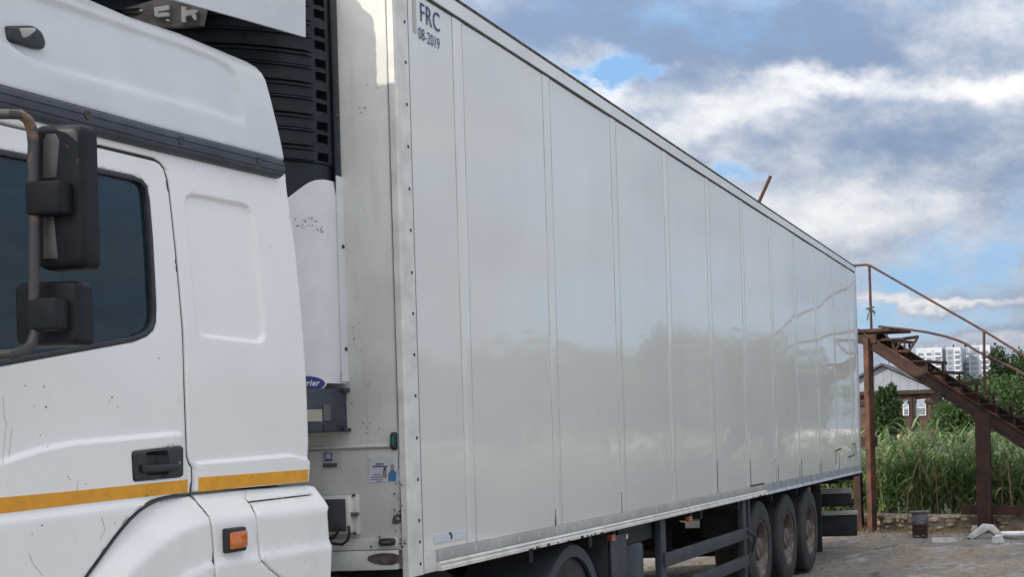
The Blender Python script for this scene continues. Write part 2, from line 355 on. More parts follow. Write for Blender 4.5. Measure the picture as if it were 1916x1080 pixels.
def skin(name, outline, yf, mat, parent, holes=(), feats=(), grid=.022, edge=.006, depth=.03, step=.025):
    """sheet-metal panel in the x-z plane: outline and holes cut out, height from yf, rolled edge, returned flange"""
    out = dense(outline, step); hl = [dense(h, step) for h in holes]; pts = []; edges = []
    for loop in [out]+hl:
        b = len(pts); pts += loop; edges += [(b+i, b+(i+1) % len(loop)) for i in range(len(loop))]
    extra = []
    for e in (edge*.3, edge, edge*2): extra += inset(out, e)
    for h in hl:
        for e in (edge*.3, edge, edge*2): extra += inset(h, -e)
    for f in feats: extra += f
    A = np.array(out); gx = np.arange(A[:, 0].min(), A[:, 0].max(), grid); gz = np.arange(A[:, 1].min(), A[:, 1].max(), grid)
    G = np.stack(np.meshgrid(gx, gz), -1).reshape(-1, 2); ne = len(extra); extra = np.array(extra+[tuple(g) for g in G])
    def dist(P):
        d = -poly_sd(P, out)
        for h in hl: d = np.minimum(d, poly_sd(P, h))
        return d
    dd = dist(extra); extra = extra[dd > np.where(np.arange(len(extra)) < ne, edge*.25, edge*2.6)]
    co = [Vector(p) for p in pts]+[Vector(p) for p in extra]
    r = geometry.delaunay_2d_cdt(co, edges, [], 1, 1e-5); V = np.array([(v[0], v[1]) for v in r[0]]); T = np.array([f for f in r[2] if len(f) == 3])
    cen = V[T].mean(1); T = T[dist(cen) > 0]
    d = np.clip(dist(V), 0, None); y = yf(V[:, 0], V[:, 1])+np.where(d < edge, edge-np.sqrt(np.clip(edge**2-(edge-d)**2, 0, None)), 0)
    bm = bmesh.new(); bv = [bm.verts.new((a[0], b_, a[1])) for a, b_ in zip(V, y)]; bm.verts.ensure_lookup_table()
    for t in T:
        p = V[t]; ar = (p[1]-p[0])[0]*(p[2]-p[0])[1]-(p[1]-p[0])[1]*(p[2]-p[0])[0]
        t = t if ar > 0 else t[::-1]
        try: bm.faces.new([bv[i] for i in t])
        except ValueError: pass
    be = [e for e in bm.edges if len(e.link_faces) == 1]
    ex = bmesh.ops.extrude_edge_only(bm, edges=be)
    for w in ex['geom']:
        if isinstance(w, bmesh.types.BMVert): w.co.y += depth
    for w in [w for w in bm.verts if not w.link_faces]: bm.verts.remove(w)
    bmesh.ops.recalc_face_normals(bm, faces=bm.faces)
    po = ORG[parent.name]
    for w in bm.verts: w.co -= Vector(po)
    me = bpy.data.meshes.new(name); bm.to_mesh(me); bm.free()
    return link(name, me, mat, parent, po, po, 50)
def dome(mb, outline, frame, depth, steps=5, back=0., shrink=.30):
    """rounded slab: outline (u,v) in a frame (origin,u,v,n), closing over a shallow dome of given depth along n"""
    o, u, v, n = (np.array(a, float) for a in frame); P = np.array(outline, float); c = P.mean(0); k = len(P); vs = []; fs = []
    def ring(s, h): vs.extend([o+u*(c[0]+(p[0]-c[0])*s)+v*(c[1]+(p[1]-c[1])*s)+n*h for p in P])
    ring(1, back); ring(1, 0)
    for i in range(1, steps+1):
        a = math.pi/2*i/steps; ring(1-shrink*(1-math.cos(a)), depth*math.sin(a))
    m = len(vs)//k
    for i in range(m-1):
        for j in range(k): fs.append((i*k+j, i*k+(j+1) % k, (i+1)*k+(j+1) % k, (i+1)*k+j))
    fs.append(tuple((m-1)*k+j for j in range(k))); fs.append(tuple(range(k-1, -1, -1)))
    mb.add(vs, fs); return mb
def rrect(w, h, r, n=5): return rounded([(-w/2, -h/2), (w/2, -h/2), (w/2, h/2), (-w/2, h/2)], r, n)

# ================================================================== GROUND
def ground_mat():
    m = bpy.data.materials.new('yard_ground'); m.use_nodes = True; t = m.node_tree; k = NT(t); b = t.nodes['Principled BSDF']
    o = k.n('ShaderNodeTexCoord').outputs['Object']
    a = k.noise(o, .55, 6, .6, .3); f = k.noise(o, 9, 8, .7); g = k.noise(o, 1.7, 7, .65, .8, (.5, 1, 1), (4, 4, 0)); st = k.noise(o, 2.6, 5, .6, .6, (.35, 1, 1), (9, 1, 0))
    c = k.mix(k.smooth(a, .40, .60), (.175, .168, .165), (.27, .225, .18)); c = k.mix(k.smooth(g, .52, .64), c, (.33, .32, .31))
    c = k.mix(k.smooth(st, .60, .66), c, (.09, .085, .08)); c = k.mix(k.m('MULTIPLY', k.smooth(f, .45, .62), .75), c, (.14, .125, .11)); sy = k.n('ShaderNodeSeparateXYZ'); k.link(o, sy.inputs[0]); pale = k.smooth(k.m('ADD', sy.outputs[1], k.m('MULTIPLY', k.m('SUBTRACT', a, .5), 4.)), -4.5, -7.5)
    c = k.mix(k.m('MULTIPLY', pale, .75), c, (.56, .53, .49)); k.link(c, b.inputs['Base Color'])  # paler ground out of view to the right, added to bounce light
    b.inputs['Roughness'].default_value = .9
    h = k.m('ADD', k.m('MULTIPLY', f, .035), k.m('MULTIPLY', g, .08)); bp = k.n('ShaderNodeBump'); bp.inputs['Distance'].default_value = 1; bp.inputs['Strength'].default_value = .9
    k.link(h, bp.inputs['Height']); k.link(bp.outputs[0], b.inputs['Normal']); MATS['yard_ground'] = m
ground_mat()
def ground():
    from mathutils import noise as mn
    xs = np.concatenate([[-2500, -600, -150, -40], np.arange(-14, 7, .5), np.arange(7, 15.6, .07), [16.5, 18, 24, 34, 60, 140, 500, 1200, 3000]])
    ys = np.concatenate([[-2500, -600, -150, -40, -15], np.arange(-8, -4.5, .5), np.arange(-4.5, 2.5, .07), np.arange(2.5, 6.1, .5), [10, 24, 60, 200, 700, 2500]])
    X, Y = np.meshgrid(xs, ys, indexing='ij')
    near = (X > -13) & (X < 15.4) & (Y > -7.5) & (Y < 5.5)
    Z = np.array([[(.030*mn.noise((x*.9, y*1.6, 0))+.016*mn.noise((x*3.3, y*4.1, 3))+.008*mn.noise((x*9, y*9, 7))) if ok else 0. for x, y, ok in zip(rx, ry, rn)] for rx, ry, rn in zip(X, Y, near)])
    Z -= .012*near
    n, m = X.shape; idx = np.arange(n*m).reshape(n, m)
    F = np.stack([idx[:-1, :-1], idx[1:, :-1], idx[1:, 1:], idx[:-1, 1:]], -1).reshape(-1, 4)
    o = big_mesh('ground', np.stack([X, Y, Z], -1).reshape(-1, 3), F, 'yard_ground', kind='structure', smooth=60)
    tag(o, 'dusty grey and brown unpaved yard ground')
ground()

# ================================================================== SEMI-TRAILER
LT, ZB, ZT = 13.6, 1.03, 4.0
tr = thing('semi_trailer', (6.8, 1.3, 0), 'long white refrigerated box semi-trailer marked FRC 08-2019', 'trailer')
MB().box(.03, 13.56, .035, 2.565, 1.07, 3.96).build('box_body', 'front_white', tr)
MB().box(0, .028, .035, 2.60, 1.16, 3.985).build('front_wall', 'front_white', tr, bevel=.004)
JX = [.69+1.228*k for k in range(11)]; SW = .058
bounds = [.145]+[e for j in JX for e in (j-SW, j+SW)]+[13.50]
for i in range(0, len(bounds), 2):
    x0, x1 = bounds[i]+.0015, bounds[i+1]-.0015
    p = MB(); n = 8; zs = np.linspace(1.137, 3.900, 9); xs = np.linspace(x0, x1, n)
    vs = []; bow = .0022*(1 if i % 4 else -.6)
    for z in zs:
        for x in xs:
            t = (x-x0)/(x1-x0); vs.append((x, -bow*math.sin(math.pi*t)-.0012*math.sin(5*z+i)*math.sin(math.pi*t), z))
    fs = [(a*n+b, a*n+b+1, (a+1)*n+b+1, (a+1)*n+b) for a in range(8) for b in range(n-1)]
    m0 = len(vs); ring = [b for b in range(n)]+[a*n+n-1 for a in range(1, 9)]+[8*n+b for b in range(n-2, -1, -1)]+[a*n for a in range(7, 0, -1)]
    vs += [(vs[r_][0], .034, vs[r_][2]) for r_ in ring]; L_ = len(ring)
    fs += [(ring[k], m0+k, m0+(k+1) % L_, ring[(k+1) % L_]) for k in range(L_)]
    p.add(vs, fs).build('side_panel', 'trailer_white', tr, smooth=40)
for j in JX:
    MB().prism([(j-SW+.001, .0, 1.137), (j-SW+.004, -.0022, 1.137), (j-SW+.014, -.0030, 1.137), (j+SW-.014, -.0030, 1.137), (j+SW-.004, -.0022, 1.137), (j+SW-.001, 0, 1.137), (j+SW-.001, .034, 1.137), (j-SW+.001, .034, 1.137)], (0, 0, 2.763)).build('joint_strip', 'trailer_strip', tr, smooth=25)
M('seal_line', (.60, .615, .605), .2)
for j in JX:
    for sg in (-1, 1): MB().box(j+sg*SW-.0016, j+sg*SW+.0016, -.0034, .01, 1.138, 3.899).build('joint_seal', 'seal_line', tr, smooth=0)
for k, (j, h) in enumerate([(JX[2], .14), (JX[4], .30), (JX[5], .26), (JX[6], .24), (JX[7], .2), (JX[8], .16), (JX[9], .22), (JX[1], .10)]):
    sgn = (-1, 1, 1, -1, 1, -1, 1, -1)[k]; w = .005+.001*(k % 3)*2
    for s2 in ((-1, 1) if k in (3, 4, 5) else (sgn,)):
        x = j+s2*(SW-.001); hh = h*(1 if s2 == sgn else .7)
        MB().prism([(x-w/2, -.0065, 1.139), (x+w/2, -.0065, 1.139), (x+w*.3, -.0065, 1.139+hh*.6), (x+.0004, -.0065, 1.139+hh), (x-w*.3, -.0065, 1.139+hh*.7)], (0, .006, 0)).build('rust_streak', 'stain_brown', tr, smooth=0)
# worn outlines near the rear lower corner
for a, b in (((1563, 845), (1574, 840)), ((1565, 847), (1564, 868)), ((1595, 832), (1600, 830)), ((1596, 834), (1597, 850)), ((1601, 832), (1602, 850)), ((1588, 856), (1600, 851))):
    A = at(*a, 'y', -.004); B = at(*b, 'y', -.004); MB().bar(A, B, .003, .016, (0, 0, 1) if abs(A[2]-B[2]) < .1 else (1, 0, 0)).build('scratch', 'stain_brown', tr, smooth=0)
# rear frame, top and bottom rails
MB().box(13.505, 13.60, -.012, .03, 1.05, 3.985).build('rear_post', 'rail_aluminium', tr, bevel=.006)
MB().box(13.565, 13.60, .035, 2.6, 1.1, 3.985).build('rear_door', 'front_white', tr, bevel=.01)
MB().box(.125, 13.6, -.004, .02, 3.900, 3.912).build('roof_seam', 'seam_dark', tr)
MB().prism([(.0, -.014, 3.914), (.0, -.016, 3.985), (.0, -.006, 4.0), (.0, 2.606, 4.0), (.0, 2.612, 3.914)], (13.6, 0, 0)).build('top_rail', 'trailer_strip', tr, smooth=30)
MB().box(.0, 13.6, -.019, -.0075, 3.988, 4.003).build('drip_edge', 'stain_brown', tr)
MB().box(.285, 7.50, -.009, .03, 1.078, 1.135).build('bottom_rail', 'rail_grey', tr, bevel=.002)
MB().prism([(.285, -.010, 1.076), (.285, -.024, 1.066), (.285, -.016, 1.056), (.285, -.026, 1.046), (.285, -.026, 1.03), (.285, .03, 1.03), (.285, .03, 1.076)], (7.215, 0, 0)).build('rail_lip', 'rail_lip', tr, smooth=20)
x = 7.505
for k, e in enumerate((8.9, 10.3, 11.7, 13.50)):
    MB().prism([(x, -.011, 1.135), (x, -.014, 1.06), (x, -.028, 1.03), (x, .03, 1.03), (x, .03, 1.135)], (e-x-.003, 0, 0)).build('rear_bottom_rail', 'rail_aluminium', tr, smooth=20); x = e
riv = None
for x in np.arange(.43, 7.4, .285):
    pos = (x, -.010, 1.104)
    if riv is None: riv = MB().prism([(x-.004, -.012, 1.118), (x+.006, -.012, 1.114), (x+.010, -.012, 1.098), (x+.004, -.012, 1.094), (x+.001, -.012, 1.106)], (0, .004, 0)).build('rail_rivet', 'letter_white', tr, origin=pos, smooth=0)
    else: copy_part(riv, tr, pos)
for i in range(26):
    x = random.uniform(1.3, 2.9) if i < 18 else random.uniform(6.6, 7.45); l = random.uniform(.01, .06)
    MB().box(x, x+l, -.0275, -.02, 1.0295, 1.030+random.uniform(.004, .016)).build('paint_chip', 'stain_brown', tr, smooth=0)
MB().box(6.85, 7.45, -.0065, .0, 1.137, 1.152).build('sealant_stain', 'stain_brown', tr, smooth=0)
# corner profile with rivets
MB().prism([(.0, .032, ZB), (-.006, .028, ZB), (-.006, .0, ZB), (.004, -.010, ZB), (.124, -.010, ZB), (.124, .034, ZB), (.03, .034, ZB)], (0, 0, ZT-.087-ZB)).build('corner_profile', 'corner_white', tr, smooth=20)
MB().box(.125, .143, -.004, .03, ZB+.01, 3.912).build('corner_seam', 'seam_blue', tr)
MB().box(.145, .283, -.002, .03, ZB-.0, 1.136).build('corner_plate', 'corner_white', tr, bevel=.003)
dot = None
for y in (-36, 40, 116, 195, 274, 353, 431, 510, 587, 664, 741, 820, 898, 975, 1015, 1056):
    P = at(757+(y-40)*.0295, y, 'y', -.011); pos = (P[0], -.010, P[2])
    if dot is None: dot = MB().lathe([(0, -.003), (.0085, -.002), (.0095, .002)], pos, 'y', 10).build('rivet', 'seam_dark', tr, origin=pos)
    else: copy_part(dot, tr, pos)
# writing on the side
B1 = at(786, 38, 'y', -.003); text('lettering', 'FRC', .140, (B1[0], -.003, B1[2]), (.86, 0, 0), (0, 0, 1), 'ink_blue', tr, depth=.001, bold=-.0008)
B2 = at(783.5, 70.5, 'y', -.003); text('date_lettering', '08-2019', .086, (B2[0], -.003, B2[2]), (.76, 0, 0), (0, 0, 1), 'ink_blue', tr, depth=.001, bold=-.0006)
A = at(772, 5, 'y', -.003); B = at(780, 62, 'y', -.003); MB().box(A[0], B[0], -.003, 0, B[2], 3.895).build('tape_strip', 'rail_grey', tr)
A = at(813, 1001, 'y', -.003); B = at(873, 1006, 'y', -.003)
s1 = MB().box(A[0], B[0], -.003, 0, B[2]-.004, A[2]-.004, ry=.0).build('side_label', 'paper', tr)
C = at(843, 1003, 'y', -.004); MB().prism([(C[0]-.02, -.004, C[2]+.014), (C[0]+.005, -.004, C[2]+.018), (C[0]+.022, -.004, C[2]-.002), (C[0]+.018, -.004, C[2]-.02), (C[0]+.002, -.004, C[2]-.018), (C[0]+.004, -.004, C[2]-.002)], (0, .002, 0)).build('print_mark', 'ink_black', s1, smooth=0)

# ---- front wall fittings
def fy(px, py): P = at(px, py, 'x', -.002); return P[1], P[2]
def fbox(p0, p1, x0, x1, name, mat, parent=tr, bevel=0.):
    a = at(*p0, 'x', x0); b = at(*p1, 'x', x0); return MB().box(x0, x1, min(a[1], b[1]), max(a[1], b[1]), min(a[2], b[2]), max(a[2], b[2])).build(name, mat, parent, bevel=bevel)
zg = fy(690, 836)[1]
MB().box(-.012, .0, .075, 2.3, zg-.006, zg+.008).build('front_ledge', 'front_white', tr, bevel=.003)
MB().box(-.004, .0, .075, 2.3, zg-.016, zg-.007).build('ledge_painted_shadow', 'seam_soft', tr)  # grey strip: shade under the ledge put in as colour
MB().box(-.003, .0, .034, .038, 1.25, 3.9).build('front_joint', 'seam_soft', tr)
y_, z_ = fy(738, 826); lamp = MB(); dome(lamp, rrect(.030, .088, .014), ((-.001, y_, z_), (0, 1, 0), (0, 0, 1), (-1, 0, 0)), .02); lo = lamp.build('marker_lamp', 'black_plastic', tr)
lamp = MB(); dome(lamp, rrect(.014, .05, .006), ((-.018, y_, z_-.002), (0, 1, 0), (0, 0, 1), (-1, 0, 0)), .008); lamp.build('green_lens', 'green_lens', lo)
# poster with a printed group of figures
poster = fbox((689, 856), (750, 902), -.003, 0, 'poster', 'paper')
def pmark(pts, mat, nm='print', d=-.0045, par=poster):
    MB().prism([(d, *fy(*p)) for p in pts], (.001, 0, 0)).build(nm, mat, par, smooth=0)
M('print_blue', (.06, .22, .45), .6); M('print_skin', (.45, .27, .22), .6); M('print_navy', (.10, .12, .25), .6); M('print_pale', (.48, .55, .66), .6)
pmark([(727, 901), (727, 888), (731, 881), (737, 880), (741, 885), (741, 901)], 'print_blue'); pmark([(731, 880), (731, 872), (734, 868), (738, 872), (737, 880)], 'print_skin')
pmark([(717, 895), (716, 884), (720, 879), (724, 884), (724, 895)], 'print_skin'); pmark([(742, 900), (741, 881), (745, 877), (748, 884), (748, 900)], 'print_pale'); pmark([(717, 881), (719, 875), (723, 876), (723, 881)], 'print_navy')
for a, b, c, d in ((703, 868, 718, 870.5), (697, 872.5, 725, 875), (698, 888, 713, 889.3), (694, 893, 716, 894.3), (694, 897.5, 717, 898.6), (705, 901, 716, 902)): pmark([(a, b), (c, b-.3), (c, d-.3), (a, d)], 'print_navy', 'print_line')
pmark([(692, 859), (694, 859), (694, 867), (692, 867)], 'print_pale'); pmark([(723, 862), (731, 861), (731, 862.5), (723, 863)], 'print_pale')
st2 = fbox((603, 846), (642, 878), -.003, 0, 'small_label', 'paper_grey')
pmark([(608, 848), (622, 848), (622, 864), (608, 864)], 'print_navy', 'print', par=st2); pmark([(605, 868), (631, 867), (631, 875), (605, 876)], 'metal_grey', 'print', par=st2)
pmark([(610.5, 850), (619.5, 850), (619.5, 859), (610.5, 859)], 'paper', 'print', d=-.006, par=st2)
# document box, bracket, cables
db = fbox((590, 930), (653, 1000), -.07, -.002, 'document_box', 'rail_lip', bevel=.006)
a = at(590, 936, 'x', -.073); b = at(648, 995, 'x', -.073); M('smoked_plastic', (.10, .105, .11), .25, col2=(.05, .055, .06), vs=4)
MB().box(-.076, -.0705, b[1], a[1], b[2], a[2]).build('smoked_cover', 'smoked_plastic', db, bevel=.002)
fbox((654, 926), (670, 1001), -.03, -.002, 'bracket', 'corner_white', bevel=.004)
fbox((655, 960), (669, 967), -.05, -.03, 'latch', 'metal_grey', bevel=.003)
for p in ((668, 927), (670, 998)):
    y_, z_ = fy(*p); MB().lathe([(0, -.04), (.006, -.04), (.007, -.03)], (0, y_, z_), 'x', 8).build('bolt', 'seam_dark', tr)
for pts in ([(598, 1012), (622, 1018), (640, 1020), (650, 1012), (654, 1000), (652, 985)], [(600, 1004), (618, 1008), (630, 1000), (634, 990), (632, 980)], [(596, 1020), (616, 1012), (628, 1004)]):
    MB().tube([at(p[0], p[1], 'x', -.09) for p in pts], .007, 8).build('cable', 'black_plastic', tr)
# lower front cross member with a worn oval, oval lamp on a plate
y0, z0 = fy(700, 1067); y1, z1 = fy(700, 1031)
MB().box(-.035, -.001, .045, 2.55, z0, z1).build('front_beam', 'corner_white', tr, bevel=.004)
MB().box(-.012, -.001, .045, 2.55, z1+.004, z1+.06).build('front_beam_flange', 'front_white', tr, bevel=.003)
def chip(cx, cy, rx, ry, n, nm, mat, dep, jag=.12):
    pts = [(cx+rx*math.cos(2*math.pi*i/n)*(1+random.uniform(-jag, jag)), cy+ry*math.sin(2*math.pi*i/n)*(1+random.uniform(-jag, jag))) for i in range(n)]
    MB().prism([at(*p, 'x', dep) for p in pts], (.002, 0, 0)).build(nm, mat, tr, smooth=0)
chip(721, 1047, 33, 11.5, 34, 'worn_patch', 'paint_chip', -.0375, .05)
MB().prism([at(*p, 'x', -.003) for p in [(733, 981), (736, 966), (742, 963), (748, 955), (756, 949), (757, 978), (748, 979), (744, 982)]], (.002, 0, 0)).build('worn_patch', 'paint_chip', tr, smooth=0)
fbox((707, 1006), (744, 1025), -.02, -.012, 'lamp_plate', 'corner_white', bevel=.002)
P = at(725, 1015, 'x', -.02); lamp = MB(); dome(lamp, rrect(.080, .036, .017), ((-.02, P[1], P[2]), (0, 1, 0), (0, 0, 1), (-1, 0, 0)), .02); lo = lamp.build('oval_lamp', 'black_plastic', tr)
lamp = MB(); dome(lamp, rrect(.048, .014, .006), ((-.038, P[1], P[2]), (0, 1, 0), (0, 0, 1), (-1, 0, 0)), .005); lamp.build('lens', 'metal_grey', lo)
for p in ((710, 1006), (694, 1024), (749, 1018), (757, 1018), (752, 1024)): chip(p[0], p[1], 2.2, 2.2, 7, 'bolt', 'paint_chip', -.022)
for _ in range(16): chip(random.uniform(652, 732), random.uniform(600, 830), random.uniform(.6, 2.2), random.uniform(.6, 1.6), 6, 'scuff_mark', 'scuff', -.0035, .4)
for _ in range(14): chip(random.uniform(735, 758), random.uniform(900, 1060), random.uniform(1, 4), random.uniform(1, 3), 7, 'scuff_mark', 'scuff', -.0085, .4)
for _ in range(7): chip(random.uniform(670, 725), random.uniform(20, 400), random.uniform(.8, 2.), random.uniform(.6, 1.4), 6, 'scuff_mark', 'scuff', -.0035, .4)

# ---- refrigeration unit on the front wall
half = [(0, .285), (-.05, .286), (-.09, .289), (-.125, .297), (-.16, .314), (-.195, .339), (-.23, .372), (-.265, .413), (-.30, .464), (-.33, .52), (-.36, .59), (-.385, .68), (-.41, .80), (-.43, .95), (-.44, 1.1)]
PROF = np.array(half+[(x, 2.6-y) for x, y in half[::-1]])
seg = np.hypot(*(PROF[1:]-PROF[:-1]).T); ARC = np.concatenate([[0], np.cumsum(seg)])
tan = np.gradient(PROF, axis=0); tan /= np.linalg.norm(tan, axis=1)[:, None]; NRM = np.stack([tan[:, 1]*-1, tan[:, 0]], 1)
NRM *= np.sign(((PROF-np.array([0, 1.3]))*NRM).sum(1))[:, None]
def psurf(s, z, off=0.):
    x = np.interp(s, ARC, PROF[:, 0]); y = np.interp(s, ARC, PROF[:, 1]); nx = np.interp(s, ARC, NRM[:, 0]); ny = np.interp(s, ARC, NRM[:, 1])
    return np.stack([x+nx*off, y+ny*off, z+0*x], -1)
def topin(z): t = np.clip((z-3.85)/.17, 0, 1); return .20*t*t
ZF0, ZF1 = 2.80, 4.02; per = .1475
zs = []; offs = []
z = ZF0
while z < ZF1:
    for dz, of in ((0, 0), (.044, 0), (.047, .020), (.053, .020), (.0555, -.008), (.0605, -.008), (.0625, 0), (.104, 0), (.107, .020), (.113, .020), (.1155, -.009), (.125, -.009), (.1275, .020), (.1335, .020), (.136, -.003)):
        if z+dz < ZF1: zs.append(z+dz); offs.append(of)
    z += per
SD = np.unique(np.concatenate([ARC, np.linspace(0, ARC[-1], 40)]))
vs = []; ns = len(SD)
for z, of in zip(zs, offs):
    p = psurf(SD, z, of*sstep(SD, .165, .20) if z > 3.0 else -.010); k = topin(np.array([z]))[0]; sc_ = (1.015-k)/1.015
    p[:, 1] = 1.3+(p[:, 1]-1.3)*sc_; p[:, 0] *= (1-k*.8); vs += list(p)
fs = [(a*ns+b, a*ns+b+1, (a+1)*ns+b+1, (a+1)*ns+b) for a in range(len(zs)-1) for b in range(ns-1)]+[tuple((len(zs)-1)*ns+b for b in range(ns))]
fr = MB().add(vs, fs).build('refrigeration_unit', 'fridge_black', tr, smooth=30, label='black ribbed refrigeration unit with white lower cover')
# side flange with screws and the column of vents
MB().box(-.055, -.002, .274, .284, 2.0, 3.85).build('side_flange', 'fridge_black', fr, bevel=.002)
vt = None
for i in range(8):
    for dz in (.010, .071):
        z = ZF0+i*per+dz+.012
        if z > 3.80 or z < 3.01: continue
        pos = (-.125, .279, z)
        if vt is None:
            m = MB(); m.add(list(psurf(np.linspace(.102, .150, 5), z-.019, .003))+list(psurf(np.linspace(.102, .150, 5), z+.019, .003)), [(k, k+1, k+6, k+5) for k in range(4)]); vt = m.build('vent', 'vent_black', fr, origin=pos)
            m = MB(); m.add(list(psurf(np.linspace(.090, .097, 2), z-.022, .007))+list(psurf(np.linspace(.090, .097, 2), z+.022, .007))+list(psurf(np.linspace(.090, .097, 2), z-.022, -.01))+list(psurf(np.linspace(.090, .097, 2), z+.022, -.01)), [(0, 1, 3, 2), (4, 5, 7, 6), (0, 2, 6, 4), (1, 3, 7, 5), (2, 3, 7, 6), (0, 1, 5, 4)]); vf = m.build('vent_frame', 'fridge_black', fr, origin=pos)
        else:
            copy_part(vt, fr, pos); copy_part(vf, fr, pos)
sc = None
for z in np.arange(2.92, 3.6, .165):
    pos = (-.03, .272, z)
    if sc is None: sc = MB().lathe([(0, -.004), (.005, -.003), (.006, .002)], pos, 'y', 8).build('screw', 'rim', fr, origin=pos)
    else: copy_part(sc, fr, pos)
# white lower cover, its top edge dipping towards the front
SW_ = np.linspace(0, ARC[-1], 90); sh = ARC[-1]/2
def pix(P): d = np.asarray(P)-CAM; w = d@FW; return CX+FPX*(d@RT)/w, CY-FPX*(d@UP)/w
_sg = np.linspace(0, .55, 23); _zg = []
for s_ in _sg:
    z = 2.9
    for _ in range(6):
        px, py = pix(psurf(np.array([s_]), z, .012)[0]); z += (py-np.interp(px, [420, 480, 520, 545, 565, 582, 598, 615, 632], [455, 412, 383, 365, 350, 339, 335, 336, 341]))/430.
    _zg.append(z)
def ztop(s): return np.interp(np.minimum(s, ARC[-1]-s), _sg, _zg)
nz = 14; vs = []
for k in range(nz):
    t = k/(nz-1); z = 1.965+(ztop(SW_)-1.965)*t; off = .012-.010*(t > .995)-.006*(k == 0); vs += list(psurf(SW_, z, off))
for o_ in (-.02,): vs += list(psurf(SW_, ztop(SW_)+.0, o_)); vs += list(psurf(SW_, 1.965+0*SW_, o_))
n9 = 90; fs = [(a*n9+b, a*n9+b+1, (a+1)*n9+b+1, (a+1)*n9+b) for a in range(nz-1) for b in range(n9-1)]
fs += [((nz-1)*n9+b, (nz-1)*n9+b+1, nz*n9+b+1, nz*n9+b) for b in range(n9-1)]+[(b, b+1, (nz+1)*n9+b+1, (nz+1)*n9+b) for b in range(n9-1)]
lc = MB().add(vs, fs).build('lower_cover', 'fridge_white', fr, smooth=40)
MB().box(-.06, -.001, .268, .2725, 1.975, 2.955).build('cover_edge', 'fridge_white', fr)
for z in (2.62, 2.13): MB().lathe([(0, -.004), (.009, -.003), (.010, .003)], (-.022, .266, z), 'y', 9).build('latch_hole', 'seam_dark', fr)
def on_fridge(px, py):
    """arc length and height where the sight line meets the cover"""
    best = None
    for s in np.linspace(0, ARC[-1]*.5, 400):
        p = psurf(np.array([s]), 2.4, .013)[0]; d = ray(px, py); t = (p[1]-CAM[1])/d[1]; hit = CAM+d*t; e = abs(hit[0]-p[0])
        if best is None or e < best[0]: best = (e, s, hit[2])
    return best[1], best[2]
s_r, zc = on_fridge(608, 718); a_ = .088; s_c = s_r+a_
def oval(name, ax_, bz, off, mat):
    m = MB(); pts = [psurf(np.array([s_c]), zc, off)[0]]
    rings = 6; nn = 48
    for r_ in range(1, rings+1):
        for k in range(nn):
            a = 2*math.pi*k/nn; pts.append(psurf(np.array([s_c+ax_*r_/rings*math.cos(a)]), zc+bz*r_/rings*math.sin(a), off)[0])
    fs = [(0, 1+k, 1+(k+1) % nn) for k in range(nn)]+[(1+r_*nn+k, 1+r_*nn+(k+1) % nn, 1+(r_+1)*nn+(k+1) % nn, 1+(r_+1)*nn+k) for r_ in range(rings-1) for k in range(nn)]
    return m.add(pts, fs).build(name, mat, fr)
oval('badge_rim', a_+.007, .040, .0135, 'logo_rim'); oval('badge', a_, .034, .0150, 'logo_blue')
tx = text('badge_lettering', 'Carrier', .040, (0, 0, 0), (1, 0, 0), (0, 1, 0), 'letter_white', fr, depth=0, align='CENTER', shear=.25, bold=.0008)
po = ORG[tr.name]
for v in tx.data.vertices:
    u_, w_ = v.co[0]+po[0], v.co[1]+po[1]; v.co = Vector(psurf(np.array([s_c-u_*.84-.004]), zc-.011+w_, .0165)[0]-po)
for k in range(26):
    px, py = random.choice([(560, 418), (572, 412), (582, 420), (588, 410), (605, 428), (598, 432), (570, 424), (556, 408), (580, 405)]); s0, z0 = on_fridge(px+random.uniform(-5, 5), py+random.uniform(-5, 5))
    n = 7; pts = [psurf(np.array([s0+random.uniform(.4, 1)*.006*math.cos(i*6.283/n)]), z0+random.uniform(.4, 1)*.0045*math.sin(i*6.283/n), .0137)[0] for i in range(n)]
    MB().add(pts, [tuple(range(n))]).build('scuff_mark', 'scuff', fr, smooth=0)
# control panel under the cover
cb = MB().prism([(-.0, .278, 1.735), (-.20, .282, 1.735), (-.31, .35, 1.735), (-.35, .45, 1.735), (-.35, 2.1, 1.735), (0, 2.3, 1.735)], (0, 0, .205)).build('control_panel', 'trim_navy', fr, bevel=.012)
for z in (1.925, 1.735): MB().box(-.06, .0, .262, .278, z, z+.019).build('panel_hinge', 'trim_navy', fr, bevel=.004)
M('screen_cream', (.42, .41, .33), .3)
def onpanel(p, mat, nm, w, h):
    c = np.array((-.255, .316)); d = np.array((-.11, .068)); d /= np.linalg.norm(d); n = np.array((d[1], -d[0])); n = n if n[1] < 0 else -n
    r_ = ray(*p); t = ((c-CAM[:2])@n+.003)/(r_[:2]@n); q_ = CAM+r_*t; z = q_[2]; e = d*w/2
    a, b = q_[:2]-e, q_[:2]+e
    MB().prism([(*a, z-h/2), (*b, z-h/2), (*b, z+h/2), (*a, z+h/2)], (*(-n*.012), 0)).build(nm, mat, fr)
onpanel((588, 778), 'screen_cream', 'display', .075, .055); onpanel((612, 772), 'metal_grey', 'key_strip', .035, .075); onpanel((612, 800), 'black_plastic', 'dial', .03, .03)
